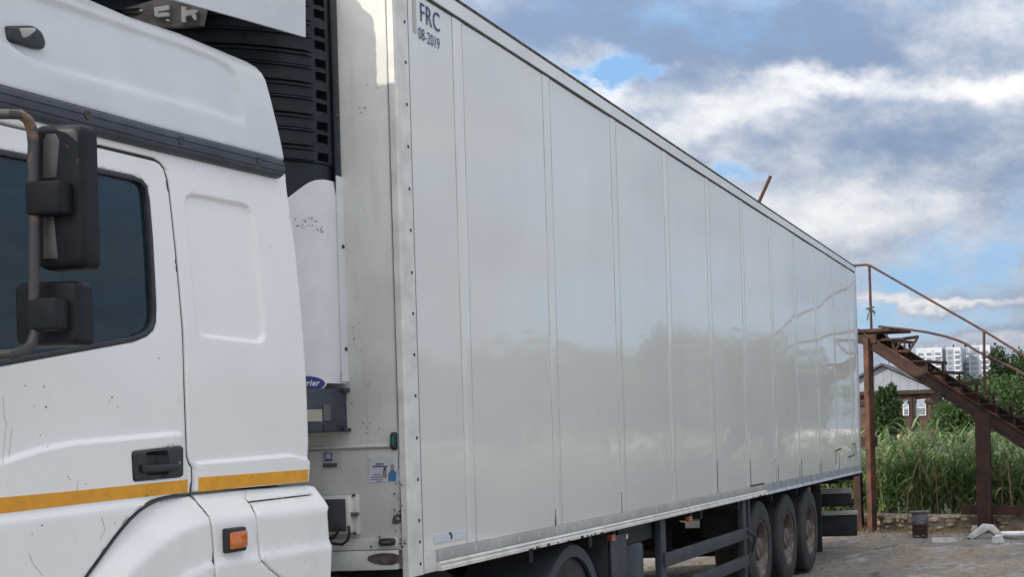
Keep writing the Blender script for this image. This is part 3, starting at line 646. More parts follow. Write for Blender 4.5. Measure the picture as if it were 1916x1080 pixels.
# front plate high on the unit with block letters
bc = at(340, 24, 'x', -.46); ud = np.array((-.10, -1., 0)); ud /= np.linalg.norm(ud)
def bp(px, py, d=0.): return atp(px, py, (-.462, .8, 3.6), (-1., .10, 0))+np.array((-1, .1, 0))*d
bpn = MB().prism([bp(228, 16), bp(296, -3), bp(385, -3), bp(374, 46), bp(330, 50), bp(228, 52)], (.03, 0, 0)).build('badge_plate', 'badge_grey', fr)
def letter(polys):
    m = MB()
    for p in polys: m.prism([bp(200+a/7.983, b/7.983, .002) for a, b in p], (-.012, 0, 0))
    m.build('block_letter', 'letter_white', fr, smooth=0)
letter([[(735, 118), (945, 82), (945, 150), (800, 178), (800, 200), (945, 188), (945, 245), (790, 265), (742, 240)]])
letter([[(1140, 100), (1195, 108), (1200, 335), (1143, 338)], [(1196, 165), (1310, 150), (1330, 175), (1330, 225), (1196, 245)], [(1300, 150), (1380, 155), (1350, 195), (1315, 200)], [(1285, 225), (1345, 215), (1345, 300), (1325, 300)]])
letter([[(510, 150), (545, 142), (548, 165), (530, 172)]]); letter([[(910, 300), (948, 292), (948, 325), (918, 320)]])

# ---- running gear of the trailer
for y in (.82, 1.70): MB().box(1.0, 13.3, y, y+.08, .80, 1.02).build('chassis_beam', 'chassis_black', tr, bevel=.004)
for x in (1.6, 2.6, 4.2, 5.3, 6.6, 8.0, 9.3, 10.6, 12.0, 13.2): MB().box(x-.03, x+.03, .05, 2.55, .94, 1.028).build('cross_member', 'chassis_black', tr)
def tyre_prof(rr, w): return [(rr*.57, w*.42), (rr*.62, w*.49), (rr*.80, w*.50), (rr*.93, w*.47), (rr*.985, w*.42), (rr, w*.36), (rr, w*.30), (rr*.982, w*.295), (rr*.982, w*.26), (rr, w*.255), (rr, w*.06), (rr*.982, w*.05), (rr*.982, -w*.05), (rr, -w*.06), (rr, -w*.255), (rr*.982, -w*.26), (rr*.982, -w*.295), (rr, -w*.30), (rr, -w*.36), (rr*.985, -w*.42), (rr*.93, -w*.47), (rr*.8, -w*.5), (rr*.62, -w*.49), (rr*.57, -w*.42)]
def wheel(parent, pos, rr=.49, w=.38, side=-1, label=None):
    """single wheel whose outer face looks along side*y"""
    t = MB().lathe(tyre_prof(rr, w), pos, 'y', 48, closed=True).build('wheel', 'tyre', parent, origin=pos, label=label)
    g = side; prof = [(rr*.575, g*w*.43), (rr*.59, g*w*.46), (rr*.56, g*w*.45), (rr*.53, g*w*.36), (rr*.50, g*w*.12), (rr*.46, g*w*.06), (rr*.36, g*w*.10), (rr*.30, g*w*.12), (rr*.29, g*w*.22), (rr*.24, g*w*.24), (rr*.235, g*w*.40), (rr*.19, g*w*.44), (.001, g*w*.45)]
    MB().lathe(prof, pos, 'y', 40).build('rim', 'rim', t, origin=pos)
    hb = MB()
    for k in range(10):
        a = 2*math.pi*k/10; hb.lathe([(0, g*w*.22), (.016, g*w*.21), (.017, g*w*.08)], (pos[0]+rr*.33*math.cos(a), pos[1], pos[2]+rr*.33*math.sin(a)), 'y', 6)
    hb.build('wheel_nuts', 'hub', t, origin=pos)
    hh = MB()
    for k in range(10):
        a = 2*math.pi*(k+.5)/10; c = (pos[0]+rr*.435*math.cos(a), pos[1]+g*w*.085, pos[2]+rr*.435*math.sin(a)); hh.lathe([(0, 0), (.026, 0), (.027, -g*.01)], c, 'y', 8)
    hh.build('hand_holes', 'vent_black', t, origin=pos)
    return t
AX = (7.43, 8.71, 9.93); w0 = wheel(tr, (AX[0], .215, .488))
for x in AX[1:]: copy_part(w0, tr, (x, .215, .488))
wf = wheel(tr, (AX[0], 2.385, .488), side=1)
for x in AX[1:]: copy_part(wf, tr, (x, 2.385, .488))
for x in AX:
    MB().tube([(x, .3, .488), (x, 2.3, .488)], .06, 12).build('axle', 'chassis_black', tr)
    for y in (.84, 1.68): MB().box(x-.35, x+.1, y, y+.08, .52, .80, ry=.15).build('spring_hanger', 'chassis_black', tr)
MB().box(10.60, 10.625, .03, .50, .16, .99).build('mud_flap', 'chassis_black', tr); MB().box(6.80, 6.82, .06, .45, .55, 1.0).build('mud_flap', 'chassis_black', tr)
for x in (3.02, 4.92, 9.95): 
    P = (x, .03, .965); m = MB().box(x-.04, x+.04, .03, .07, .945, .99).build('side_marker', 'orange_lens', tr, bevel=.008); MB().box(x-.02, x+.02, .03, .07, .993, 1.03).build('lamp_bracket', 'chassis_black', m)
# landing leg, tank, side guard
ll = MB().box(3.02, 3.20, .10, .26, .32, 1.03).box(3.00, 3.06, .07, .30, .62, 1.03).box(2.98, 3.3, .04, .06, .55, .98).build('landing_leg', 'guard_grey', tr, bevel=.006)
MB().box(2.93, 3.29, .05, .33, .26, .32).build('foot', 'guard_grey', ll, bevel=.01)
MB().box(3.02, 3.20, 2.34, 2.5, .26, 1.03).build('landing_leg', 'guard_grey', tr, bevel=.006)
MB().lathe([(0, .885), (.20, .885), (.235, .875), (.25, .85), (.25, .30), (.23, .27), (0, .26)], (3.72, .32, 0), 'z', 36).build('water_tank', 'tank_grey', tr)
MB().box(3.30, 4.10, .10, .14, .88, 1.03).build('tank_bracket', 'chassis_black', tr)
MB().lathe([(0, -.02), (.02, -.015), (.022, .01)], (3.42, .09, .945), 'y', 10).build('tank_cap', 'letter_white', tr)
MB().box(4.10, 4.22, .035, .09, .25, 1.03).build('guard_post', 'guard_grey', tr, bevel=.004)
MB().box(6.72, 6.84, .04, .10, .25, 1.03).build('guard_post', 'guard_grey', tr, bevel=.004)
MB().box(6.95, 7.00, .04, .08, .30, 1.03).build('guard_post', 'guard_grey', tr, bevel=.004)
for z in (.70, .44): MB().box(4.13, 6.80, .012, .04, z-.055, z+.055).build('guard_rail', 'guard_grey', tr, bevel=.006)
MB().tube([(6.75, .0, .72), (6.9, -.02, .66), (6.98, .0, .60), (7.0, .03, .50)], .014, 8).build('air_hose', 'tank_grey', tr)
MB().box(4.3, 6.2, .9, 1.7, .45, .80).build('pallet_box', 'chassis_black', tr, bevel=.02)
# rear under-run bar and lamp carrier
MB().box(13.28, 13.36, .04, 2.56, .14, .44).build('underrun_bar', 'chassis_black', tr, bevel=.01); MB().box(13.25, 13.38, .03, 2.57, .44, .50).build('underrun_cap', 'rail_grey', tr, bevel=.01)
MB().box(13.34, 13.42, .12, 2.48, .56, .74).build('lamp_carrier', 'chassis_black', tr, bevel=.01); MB().box(13.33, 13.43, .12, 2.48, .745, .82).build('lamp_cover', 'rail_grey', tr, bevel=.01)
for y in (.6, 2.0): MB().box(13.18, 13.28, y-.04, y+.04, .3, .95).build('underrun_arm', 'chassis_black', tr)
MB().box(13.38, 13.56, .02, .2, .98, 1.03).build('rear_bracket', 'chassis_black', tr)

# ================================================================== TRACTOR UNIT
tk = thing('truck_tractor', (-1.5, 1.3, 0), 'white high-roof truck tractor with amber reflective stripe coupled to the trailer', 'truck')
YN, YF = .05, 2.55
def zcrease(x): return np.interp(x, [-3.2, -2.457, -2.309, -2.154, -1.661], [1.62, 1.657, 1.690, 1.710, 1.734])
def cab_y(x, z):
    x = np.asarray(x, float); z = np.asarray(z, float)
    y = YN+.040*np.clip((z-1.95)/.9, 0, 1)**1.6
    door = sstep(-x, 1.575, 1.63)
    zc = zcrease(x); y = y-.016*door*sstep(-z, -zc-.010, -zc+.010)
    sl = 1-sstep(-x, 1.50, 1.54); zs = np.interp(x, [-1.5, -.9, -.75], [1.625, 1.638, 1.612]); y = y-.013*sl*sstep(-z, -zs-.009, -zs+.009)
    zl = np.interp(x, [-3, -2.46, -1.9], [1.475, 1.480, 1.495]); y = y-.018*door*sstep(-z, -zl-.008, -zl+.008)
    return y
def cz(pts): return [(P[0], P[2]) for P in (aty(a, b, cab_y) for a, b in pts)]
rear = [(535, 334), (538, 360), (546, 415), (554, 473), (564, 574), (573, 700), (575, 740), (578, 830), (579.5, 902)]
gap_r = [(189, 274), (289, 298), (300, 305), (308, 315), (314, 335), (318, 360), (330, 470), (343, 620), (346, 720), (350.7, 855), (354, 866), (360.5, 876), (360.5, 900), (359, 923)]
arch = [(357, 926.5), (330, 928), (300, 935), (280, 945), (262, 957), (245, 973), (230, 990), (215, 1009), (200, 1030), (165, 1078), (150, 1100)]
GP = cz(gap_r); AP = cz(arch)
GW = .0055    # half the shut-line
XF = -2.93    # front edge of the door, outside the picture
ztl = GP[0][1]-.045
# recess outline on the sleeper side
REC = cz([(345, 380), (349, 366), (358, 361), (380, 364), (455, 379), (466, 385), (473, 397), (477, 420), (498, 605), (498, 628), (492, 641), (480, 643), (390, 633), (376, 629), (369, 612), (364, 570)])
def sleeper_y(x, z):
    d = poly_sd(np.stack([x, z], 1), REC); return cab_y(x, z)+.016*sstep(-d, .0, .016)
body_out = [(XF-.12, 2.73)]+cz([(0, 206), (180, 250), (360, 291), (535, 331)])+cz(rear[1:])+cz([(470, 912.5)])+[(GP[-1][0]+GW, GP[-1][1]+.003)]+[(p[0]+GW, p[1]) for p in GP[::-1][1:-3]]+[(GP[2][0]+GW*.7, GP[2][1]+GW*.7), (GP[1][0], GP[1][1]+GW), (GP[0][0], GP[0][1]+GW), (XF-.01, GP[0][1]-.03+GW), (XF-.01, 1.55), (XF-.12, 1.55)]
cabb = skin('cab_side', body_out, sleeper_y, 'cab_white', tk, feats=[dense(inset(REC, e), .015) for e in (-.004, .001, .005, .008, .011, .015, .020)]+[[(x, float(np.interp(x, [-1.5, -.9, -.75], [1.625, 1.638, 1.612]))+e) for x in np.arange(-1.52, -.76, .011)] for e in (-.011, -.0075, -.0035, 0, .0035, .0075, .011)], grid=.02, edge=.007, depth=.04)
WIN = cz([(-150, 249), (0, 279), (100, 298), (189, 315), (250, 328), (266, 335), (276, 348), (280, 372), (286, 445), (290, 520), (292.5, 570), (292, 603), (287, 618), (275, 630), (250, 640), (160, 656.5), (0, 686), (-150, 712)])
door_out = [(XF, GP[0][1]-.03-GW)]+[(GP[0][0], GP[0][1]-GW), (GP[1][0], GP[1][1]-GW)]+[(p[0]-GW, p[1]-(GW*.5 if i < 3 else 0)) for i, p in enumerate(GP[2:-1])]+[(AP[0][0]-GW, AP[0][1]+.006)]+[(p[0]-GW, p[1]+GW) for p in AP[1:]]+[(-2.20, 1.00), (XF, 1.00)]
hx = [aty(a, b, cab_y) for a, b in ((247, 846), (340, 835), (341, 893), (250, 902))]
HOLE = rounded([(p[0], p[2]) for p in hx], .014)
door = skin('door', door_out, cab_y, 'cab_white', tk, holes=[WIN, HOLE], feats=[[(x, float(zcrease(x))+e) for x in np.arange(-2.9, -1.6, .011)] for e in (-.013, -.009, -.0045, 0, .0045, .009, .013)]+[[(x, float(np.interp(x, [-3, -2.46, -1.9], [1.475, 1.480, 1.495]))+e) for x in np.arange(-2.9, -1.7, .02)] for e in (-.010, -.004, .004, .010)], grid=.02, edge=.005, depth=.035)
# chips and scrapes in the paint
M('scrape', (.62, .60, .57), .5, var=.1, vs=60)
def cabmark(pts, fn, par, mat='paint_chip'):
    P = [aty(a, b, fn) for a, b in pts]; MB().prism([(p[0], p[1]-.0012, p[2]) for p in P], (0, .0008, 0)).build('paint_mark', mat, par, smooth=0)
for x, y, r_ in ((82, 724, 1.6), (86, 762, 1.9), (64, 760, 1.2), (209, 744, 1.8), (220, 762, 1.0), (89, 836, 1.3), (75, 815, 1.0), (127, 893, 1.4), (205, 752, 1.0), (297, 671, 1.2), (78, 984, 1.6), (47, 722, 1.2), (130, 898, 1.0), (160, 907, 1.2), (60, 1000, 1.0), (215, 980, 1.1)):
    n = 6; cabmark([(x+r_*random.uniform(.5, 1)*math.cos(i*6.283/n), y+r_*1.4*random.uniform(.5, 1)*math.sin(i*6.283/n)) for i in range(n)], cab_y, door)
for pts in ([(12, 790), (8, 830), (5, 868)], [(22, 800), (17, 850), (14, 905)], [(54, 1036), (62, 1056), (80, 1078)], [(146, 900), (143, 925)], [(190, 968), (196, 992), (187, 1010)], [(5, 740), (9, 790)]):
    for a, b in zip(pts[:-1], pts[1:]): cabmark([(a[0]-.45, a[1]), (a[0]+.45, a[1]), (b[0]+.45, b[1]), (b[0]-.45, b[1])], cab_y, door, 'scrape')
# window seal and pane
WI = inset(WIN, .019)
def flat(name, outer, holes, dy, mat, parent, depth=.01, edge=.004): return skin(name, outer, lambda x, z: cab_y(x, z)*0+YN+.040*np.clip((z-1.95)/.9, 0, 1)**1.6+dy, mat, parent, holes=holes, grid=.06, edge=edge, depth=depth, step=.03)
flat('window_seal', inset(WIN, .0005), [WI], -.003, 'black_plastic', door, .02)
flat('window_pane', inset(WI, -.002), [], .012, 'tinted_glass', door, .003, .001)
# handle: recessed dish, lever, lock
hc = np.array([np.mean([p[0] for p in hx]), np.mean([p[2] for p in hx])]); hw = .255; hh_ = .105
dish = skin('door_handle', [tuple(hc+(np.array(p)-hc)*.985) for p in HOLE], lambda x, z: YN-.022+.028*sstep(-np.maximum(np.abs(x-hc[0]+.01)/.062, np.abs(z-hc[1]-.004)/.040), -1., -.75), 'black_plastic', door, grid=.008, edge=.006, depth=.05)
MB().box(hc[0]-.105, hc[0]+.082, YN-.036, YN-.018, hc[1]-.028, hc[1]-.001).build('handle_lever', 'black_plastic', door, bevel=.007)
MB().lathe([(0, -.004), (.008, -.003), (.009, .006)], (hc[0]+.105, YN-.022, hc[1]+.0), 'y', 10).build('door_lock', 'hub', door)
# reflective stripes
def decal(name, pts, fn, mat, parent, off=.0015):
    o = cz(pts); skin(name, o, lambda x, z: fn(x, z)-off, mat, parent, grid=.03, edge=.0006, depth=.001)
decal('reflective_stripe', [(-60, 938), (0, 932), (120, 921), (351, 897.5), (351, 921.5), (200, 938), (0, 962), (-60, 969)], cab_y, 'amber_tape', door)
decal('reflective_stripe', [(370.5, 894), (577, 879), (575.5, 886), (577, 893), (574, 901.5), (470, 911), (371, 921)], cab_y, 'amber_tape', cabb)
# ---- roof fairing and trim band
YFB = YN+.040
def fair_y(x, z):
    x = np.asarray(x, float); z = np.asarray(z, float); t = np.clip((z-2.82)/.5, 0, 1.2); y = YFB-.02+.07*t+.03*t*t
    top = np.interp(x, TX, TZ) if TX is not None else 9.
    d = top-z; y = y+np.where(d < .10, .11*(1-np.sqrt(np.clip(1-((.10-d)/.10)**2, 0, 1))), 0)
    if FREC is not None:
        s = poly_sd(np.stack([x, z], 1), FREC); y = y+.015*sstep(-s, -.004, .024)
    return y
TX = TZ = FREC = None
def fz(pts): return [(P[0], P[2]) for P in (aty(a, b, fair_y) for a, b in pts)]
f_top = fz([(472, 103), (360, 55), (264, 22), (224, 4)]); f_rear = fz([(533, 300), (526, 262), (516, 219), (507, 182), (498, 149), (491, 124), (483, 110)])
f_bot = fz([(-10, 155), (150, 198), (300, 239), (533, 299)])
FREC = fz([(80, 125), (190, 155), (300, 184), (400, 212), (454, 231), (459, 222), (457, 205), (451, 170), (443, 140), (430, 120), (405, 105), (340, 80), (267, 55), (110, 0), (-20, -45), (-60, -20), (-20, 60)])
xf0, zf0 = f_top[-1]; f_top2 = [(-1.95, zf0+.0), (-2.4, zf0-.03), (-2.75, zf0-.20), (-2.95, zf0-.42)]
tops = f_top[::-1]; T_ = sorted([(p[0], p[1]) for p in f_top+f_top2]); TX = [p[0] for p in T_]; TZ = [p[1] for p in T_]
fo = [(-2.99, f_bot[0][1])]+f_bot+f_rear[1:]+f_top+f_top2
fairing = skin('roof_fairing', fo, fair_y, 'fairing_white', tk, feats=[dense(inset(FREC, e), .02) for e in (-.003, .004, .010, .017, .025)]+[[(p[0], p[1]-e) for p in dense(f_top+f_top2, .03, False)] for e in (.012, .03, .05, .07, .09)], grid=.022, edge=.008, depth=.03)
# roof skin from the near edge across to the far edge, back wall of the fairing
vs = []; cols = []
for x, z in f_top+f_top2:
    y0 = float(fair_y(np.array([x]), np.array([z-.001]))[0])
    for t in np.linspace(0, 1, 9): vs.append((x, y0+(2.6-2*y0)*t, z-.002+.05*math.sin(math.pi*t)))
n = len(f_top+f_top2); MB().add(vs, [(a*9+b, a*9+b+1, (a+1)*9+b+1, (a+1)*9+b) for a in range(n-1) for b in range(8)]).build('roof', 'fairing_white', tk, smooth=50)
MB().box(-2.9, f_rear[0][0]-.05, 2.44, 2.5, 2.80, 3.2).build('far_roof_side', 'fairing_white', tk)
rb = f_rear+[f_top[0]]; MB().add([(x-.004, float(fair_y(np.array([x]), np.array([z]))[0])+.004 if s == 0 else 2.5-(float(fair_y(np.array([x]), np.array([z]))[0])-.05), z) for x, z in rb for s in (0, 1)], [(2*i, 2*i+1, 2*i+3, 2*i+2) for i in range(len(rb)-1)]).build('fairing_back', 'fairing_white', tk)
# marker lamp on the fairing
lp = aty(44, 70, fair_y); o_ = [(P[0], P[2]) for P in (aty(a, b, fair_y) for a, b in [(8, 48), (50, 47), (66, 58), (78, 80), (77, 93), (62, 92), (20, 80), (12, 74)])]
lm = MB(); dome(lm, [(a-lp[0], b-lp[2]) for a, b in rounded(o_, .012)], ((lp[0], lp[1]-.002, lp[2]), (1, 0, 0), (0, 0, 1), (0, -1, 0)), .022, back=-.02); lmo = lm.build('roof_marker_lamp', 'black_plastic', fairing)
o2 = [(P[0], P[2]) for P in (aty(a, b, fair_y) for a, b in [(20, 53), (48, 52), (51, 57), (38, 70), (30, 72)])]
lm = MB(); dome(lm, [(a-lp[0], b-lp[2]) for a, b in rounded(o2, .008)], ((lp[0], lp[1]-.022, lp[2]), (1, 0, 0), (0, 0, 1), (0, -1, 0)), .006); lm.build('lamp_lens', 'lens_clear', fairing)
# trim band: a ridged dark strip over the joint
bt = [at(a, b, 'y', YFB-.04) for a, b in ((-10, 155), (150, 197.5), (300, 238.5), (470, 282), (530, 298.5))]; bb = [at(a, b, 'y', YFB-.04) for a, b in ((-10, 202.5), (150, 243), (300, 280.5), (470, 320), (530, 333.5))]
BX = [p[0] for p in bt]; BZT = [p[2]+.007 for p in bt]; BZB = [float(np.interp(p[0], [q_[0] for q_ in bb], [q_[2] for q_ in bb])) for p in bt]
sec = [(0, .03), (0, -.012), (.05, -.026), (.14, -.034), (.29, -.037), (.30, -.0335), (.325, -.0335), (.335, -.038), (.61, -.040), (.62, -.0365), (.645, -.0365), (.655, -.040), (.86, -.036), (.94, -.026), (1., -.008), (1., .03)]
BC = [(-2.98, BZB[0]-.02, BZT[0]-.02)]+[(x, float(np.interp(x, BX, BZB)), float(np.interp(x, BX, BZT))) for x in np.linspace(BX[0], BX[-1], 24)]+[(BX[-1]+.014, BZB[-1]+.012, BZT[-1]-.012)]
ms = len(sec); band = MB().add([(x, YFB+o, a+(b-a)*t) for x, a, b in BC for t, o in sec], [(i*ms+k, i*ms+k+1, (i+1)*ms+k+1, (i+1)*ms+k) for i in range(len(BC)-1) for k in range(ms-1)]+[tuple((len(BC)-1)*ms+k for k in range(ms))]).build('trim_band', 'trim_navy', tk, smooth=40)
for p in ((166, 215), (340, 262), (486, 300)):
    P = at(*p, 'y', YFB-.043); MB().lathe([(0, .002), (.010, .0), (.015, -.001), (.016, .004)], (P[0], YFB-.042, P[2]), 'y', 14).build('bolt_hole', 'seam_dark', band)
# ---- wings below the cab (arch flare, centre piece, rear piece)
XC, ZC = -1.50, .45
def fen_r(x, z): return np.where(x < XC, np.hypot(x-XC, z-ZC), z-ZC)
def fen_y(x, z):
    x = np.asarray(x, float); z = np.asarray(z, float); r_ = fen_r(x, z)
    t_ = np.clip((1.055-r_)/.10, 0, 1); y = YN-.002-.080*np.where(t_ < .12, t_*t_/.24, np.where(t_ > .88, .88-(1-t_)**2/.24, t_-.06))/.88
    return y-.014*sstep(-r_, -.815, -.800)+.030*sstep(-r_, -.79, -.68)*0
def fw(pts): return [(P[0], P[2]) for P in (aty(a, b, fen_y) for a, b in pts)]
def arcpts(r_, a0, a1, n): return [(XC+r_*math.cos(t), ZC+r_*math.sin(t)) for t in np.linspace(a0, a1, n)]
s1_ = fw([(358, 928), (368, 938), (383, 955), (393, 968), (397, 985), (401, 1030), (404, 1080), (406, 1110)])
s2_ = fw([(463, 938), (472, 946), (479, 962), (483, 1000), (485, 1035), (490, 1050), (505, 1066), (525, 1082), (540, 1100)])
ends = fw([(579, 907), (590, 911), (600, 925), (611, 940), (614, 960), (617, 1010), (620, 1085), (621, 1110)])
fring = [.10, .0]
rf = [list(arcpts(r_, R(86), R(170), 60)) for r_ in (1.055, 1.03, 1.0, .975, .955, .815, .8)]
flare = [(p[0]+.008, p[1]-.005) for p in AP[::-1][1:]]; flare_out = arcpts(.62, R(175), R(100), 14)
fo1 = [(p[0]-.0045, p[1]) for p in s1_]+[(s1_[-1][0]-.003, 1.03)]+[(-1.62, 1.05)]+[(-1.80, 1.0), (-2.02, .80), (-2.10, .62), (-2.42, .62), (-2.40, .90)]+[(-2.25, 1.12)]+flare
fend = skin('wheel_arch', fo1, fen_y, 'fender_white', tk, feats=rf, grid=.022, edge=.006, depth=.04)
lines = [[(x, ZC+r_) for x in np.arange(-1.56, -.6, .03)] for r_ in (1.055, 1.03, 1.0, .975, .955, .815, .8)]
fo2 = [(p[0]+.003, p[1]) for p in s1_]+[(s1_[-1][0]+.003, 1.03), (s2_[-1][0]-.003, 1.03)]+[(p[0]-.003, p[1]) for p in s2_[::-1]]
topl = fw([(462, 917.5)]); topm = fw([(363, 927.5)])
fo2 = topm+[(p[0]+.003, p[1]) for p in s1_[1:]]+[(s1_[-1][0]+.003, 1.03), (s2_[-1][0]-.003, 1.03)]+[(p[0]-.003, p[1]) for p in s2_[::-1]]+topl
mid = skin('wing_panel', fo2, fen_y, 'fender_white', tk, feats=lines, grid=.022, edge=.005, depth=.04)
r1, r2 = fw([(466, 940.5)])[0], fw([(588, 926.5)])[0]
fo3 = [(p[0]+.0045, p[1]) for p in s2_]+[(s2_[-1][0]+.003, 1.03), (ends[-1][0], 1.03)]+ends[::-1][:-1]+[(ends[0][0]-.006, ends[0][1]-.004)]+[(topl[0][0]+.006, topl[0][1])]
slot = [(r1[0]+.008, r1[1]-.004), (r2[0], r2[1]-.003), (r2[0], r2[1]+.003), (r1[0]+.008, r1[1]+.002)]
rearw = skin('wing_panel', fo3, fen_y, 'fender_white', tk, holes=[slot], feats=lines, grid=.022, edge=.008, depth=.06)
MB().tube([(p[0]+.002, float(cab_y(np.array([p[0]]), np.array([p[1]]))[0])+.006, p[1]-.001) for p in AP], .0055, 8).build('arch_seal', 'black_plastic', tk)
def seal(path, fn, nm, par, r_=.0065, dp=.011): MB().tube([(p[0], float(fn(np.array([p[0]]), np.array([p[1]]))[0])+dp, p[1]) for p in path], r_, 6).build(nm, 'black_plastic', par)
seal(GP, cab_y, 'door_seal', tk, .007, .010); seal(s1_, fen_y, 'wing_seal', tk); seal(s2_, fen_y, 'wing_seal', tk)
# direction indicator on the wing
P = aty(436, 1011, fen_y); MB().box(P[0]-.064, P[0]+.058, P[1]-.020, P[1]+.02, P[2]-.046, P[2]+.046, ry=.0).build('indicator_base', 'black_plastic', mid, bevel=.008)
MB().prism([(P[0]-.056, P[1]-.02, P[2]-.034), (P[0]-.050, P[1]-.034, P[2]-.030), (P[0]+.016, P[1]-.037, P[2]-.028), (P[0]+.050, P[1]-.028, P[2]-.030), (P[0]+.056, P[1]-.018, P[2]-.032)], (0, 0, .062)).build('indicator_lens', 'amber_lens', mid, bevel=.005)
# ---- the shell behind the panels
MB().box(-.84, -.80, YN+.06, YF, 1.5, 2.84, ry=.065).build('back_wall', 'fairing_white', tk, bevel=.01)
MB().box(-2.95, -.86, YN+.10, YF-.02, 2.80, 2.84).build('headliner', 'interior', tk); MB().box(-2.95, -.80, YN+.035, YF, 1.38, 1.47).build('cab_floor', 'interior', tk)
MB().box(-2.95, -.80, YF-.03, YF, 1.0, 2.84).build('far_side', 'cab_white', tk, bevel=.01)
MB().box(-3.30, -3.22, YN+.02, YF, .95, 1.95).build('front_panel', 'cab_white', tk, bevel=.03)
MB().prism([(-3.28, YN+.04, 1.95), (-3.14, YN+.06, 2.78), (-3.14, YF-.05, 2.78), (-3.28, YF-.03, 1.95)], (.02, 0, 0)).build('windscreen', 'tinted_glass', tk)
MB().prism([(-3.26, YN+.02, 1.0), (-2.94, YN+.02, 1.0), (-2.93, YN+.05, 2.80), (-3.13, YN+.05, 2.80)], (0, .04, 0)).build('front_pillar', 'cab_white', tk, bevel=.01)
MB().prism([(-3.14, YN+.05, 2.78), (-2.97, YN+.12, 3.05), (-2.97, YF-.12, 3.05), (-3.14, YF-.05, 2.78)], (.03, 0, 0)).build('fairing_front', 'fairing_white', tk)
MB().box(-3.36, -3.2, YN-.02, YF+.02, .40, .95).build('front_bumper', 'fender_white', tk, bevel=.04)
MB().box(-1.86, -1.62, .09, .30, 1.5, 2.78).build('door_post', 'interior', tk)
MB().box(-2.3, -1.75, .35, .95, 1.5, 1.95).build('driver_seat', 'interior', tk, bevel=.05); MB().box(-1.95, -1.78, .4, .9, 1.96, 2.5).build('seat_back', 'interior', tk, bevel=.05)
P0 = at(268, 450, 'y', .085); P1 = at(271.5, 592, 'y', .085); MB().bar(P0, P1, .012, .002, (0, 1, 0)).build('glass_edge_reflection', 'reflection_green', tk)  # green strip behind the pane, painted as the reflection along the glass edge
# ---- roof air deflector: near wing plate, far wing plate, front blade
pw = [at(a, b, 'y', .13) for a, b in ((330, 0), (450, 33.5), (572, 69))]
wing = [(pw[0][0]-.9, .13, pw[0][2]-.07)]+[tuple(p) for p in pw]+[tuple(at(571, -60, 'y', .13)), (pw[2][0]-.05, .13, 4.05), (-.82, .13, 4.08), (-1.4, .13, 4.04), (-2.0, .13, 3.82), (-2.45, .13, 3.42)]
MB().prism(wing, (0, .012, 0)).build('deflector_wing', 'fairing_white', tk); MB().prism([(a, 2.47, c) for a, b, c in wing], (0, .012, 0)).build('deflector_wing', 'fairing_white', tk)
bl = [(-2.4, 3.42), (-2.0, 3.78), (-1.45, 3.98), (-.82, 4.045)]
MB().add([(x, y, z) for x, z in bl for y in (.145, 2.465)]+[(x+.012, y, z-.015) for x, z in bl for y in (.145, 2.465)], [(2*i, 2*i+1, 2*i+3, 2*i+2) for i in range(3)]+[(8+2*i, 10+2*i, 11+2*i, 9+2*i) for i in range(3)]+[(6, 7, 15, 14), (0, 8, 9, 1)]).build('deflector_blade', 'fairing_white', tk, smooth=50)
for y in (.5, 2.1): MB().tube([(-1.5, y, 3.25), (-1.52, y, 3.98)], .015, 8).build('deflector_strut', 'arm_metal', tk)
# ---- mirrors on their tubular arm
arm = [at(a, b, 'y', -.25) for a, b in ((62, 300), (63, 270), (60, 243), (52, 224), (38, 214), (20, 213))]; a1 = at(64, 560, 'y', -.25)
lowa = [at(a, b, 'y', -.25) for a, b in ((66, 600), (66, 625), (58, 646), (42, 658), (22, 663))]
far_t = np.array((arm[-1][0]-.10, .06, arm[-1][2]-.01)); far_b = np.array((lowa[-1][0]-.10, .06, lowa[-1][2]-.02))
armo = MB().tube([far_t]+arm[::-1]+[at(65, 430, 'y', -.25), a1]+lowa+[far_b], .0145, 14).build('mirror_arm', 'arm_metal', tk)
XM = arm[1][0]
def mirror(name, p0, p1, r_, depth, xoff=.035):
    a = at(*p0, 'x', XM+xoff+.02); b = at(*p1, 'x', XM+xoff+.055); c = (a+b)/2; w, h = abs(a[1]-b[1]), abs(a[2]-b[2]); m = MB()
    dome(m, rrect(w, h, r_, 6), ((XM+xoff+.02, c[1], c[2]), (0, 1, 0), (0, 0, 1), (-1, 0, 0)), depth, 6, back=-.035, shrink=.13); o = m.build(name, 'mirror_shell', tk, smooth=60)
    m = MB(); dome(m, rrect(w*.9, h*.93, r_*.8, 5), ((XM+xoff+.056, c[1], c[2]), (0, 1, 0), (0, 0, 1), (1, 0, 0)), .002, 2); m.build('mirror_glass', 'mirror_glass', o)
    return o, c, w, h
mo, mc, mw, mh = mirror('main_mirror', (72, 236), (188, 506), .030, .032)
m2, c2, w2, h2 = mirror('wide_mirror', (38, 530), (176, 648), .028, .030)
# lighter inlay strip down the inner edge of the main mirror
def inlay(p, par):
    m = MB(); pts = [at(a, b, 'x', XM+.035+.02-.0335) for a, b in p]; m.prism(pts, (.02, 0, 0)); m.build('mirror_inlay', 'mirror_panel_grey', par, bevel=.003)
inlay([(80, 262), (86, 250), (104, 249), (111, 262), (109, 290), (105, 332), (80, 334)], mo); inlay([(80, 400), (100, 400), (104, 440), (108, 484), (80, 484)], mo)
for (x0, y0), (x1, y1) in (((43, 338), (118, 399)), ((45, 558), (111, 618))):
    a = at(x0, y0, 'x', XM-.03); b = at(x1, y1, 'x', XM-.03); MB().box(XM-.030, XM+.03, b[1]+.008, a[1], b[2], a[2]).build('mirror_clamp', 'mirror_shell', tk, bevel=.012, seg=3)
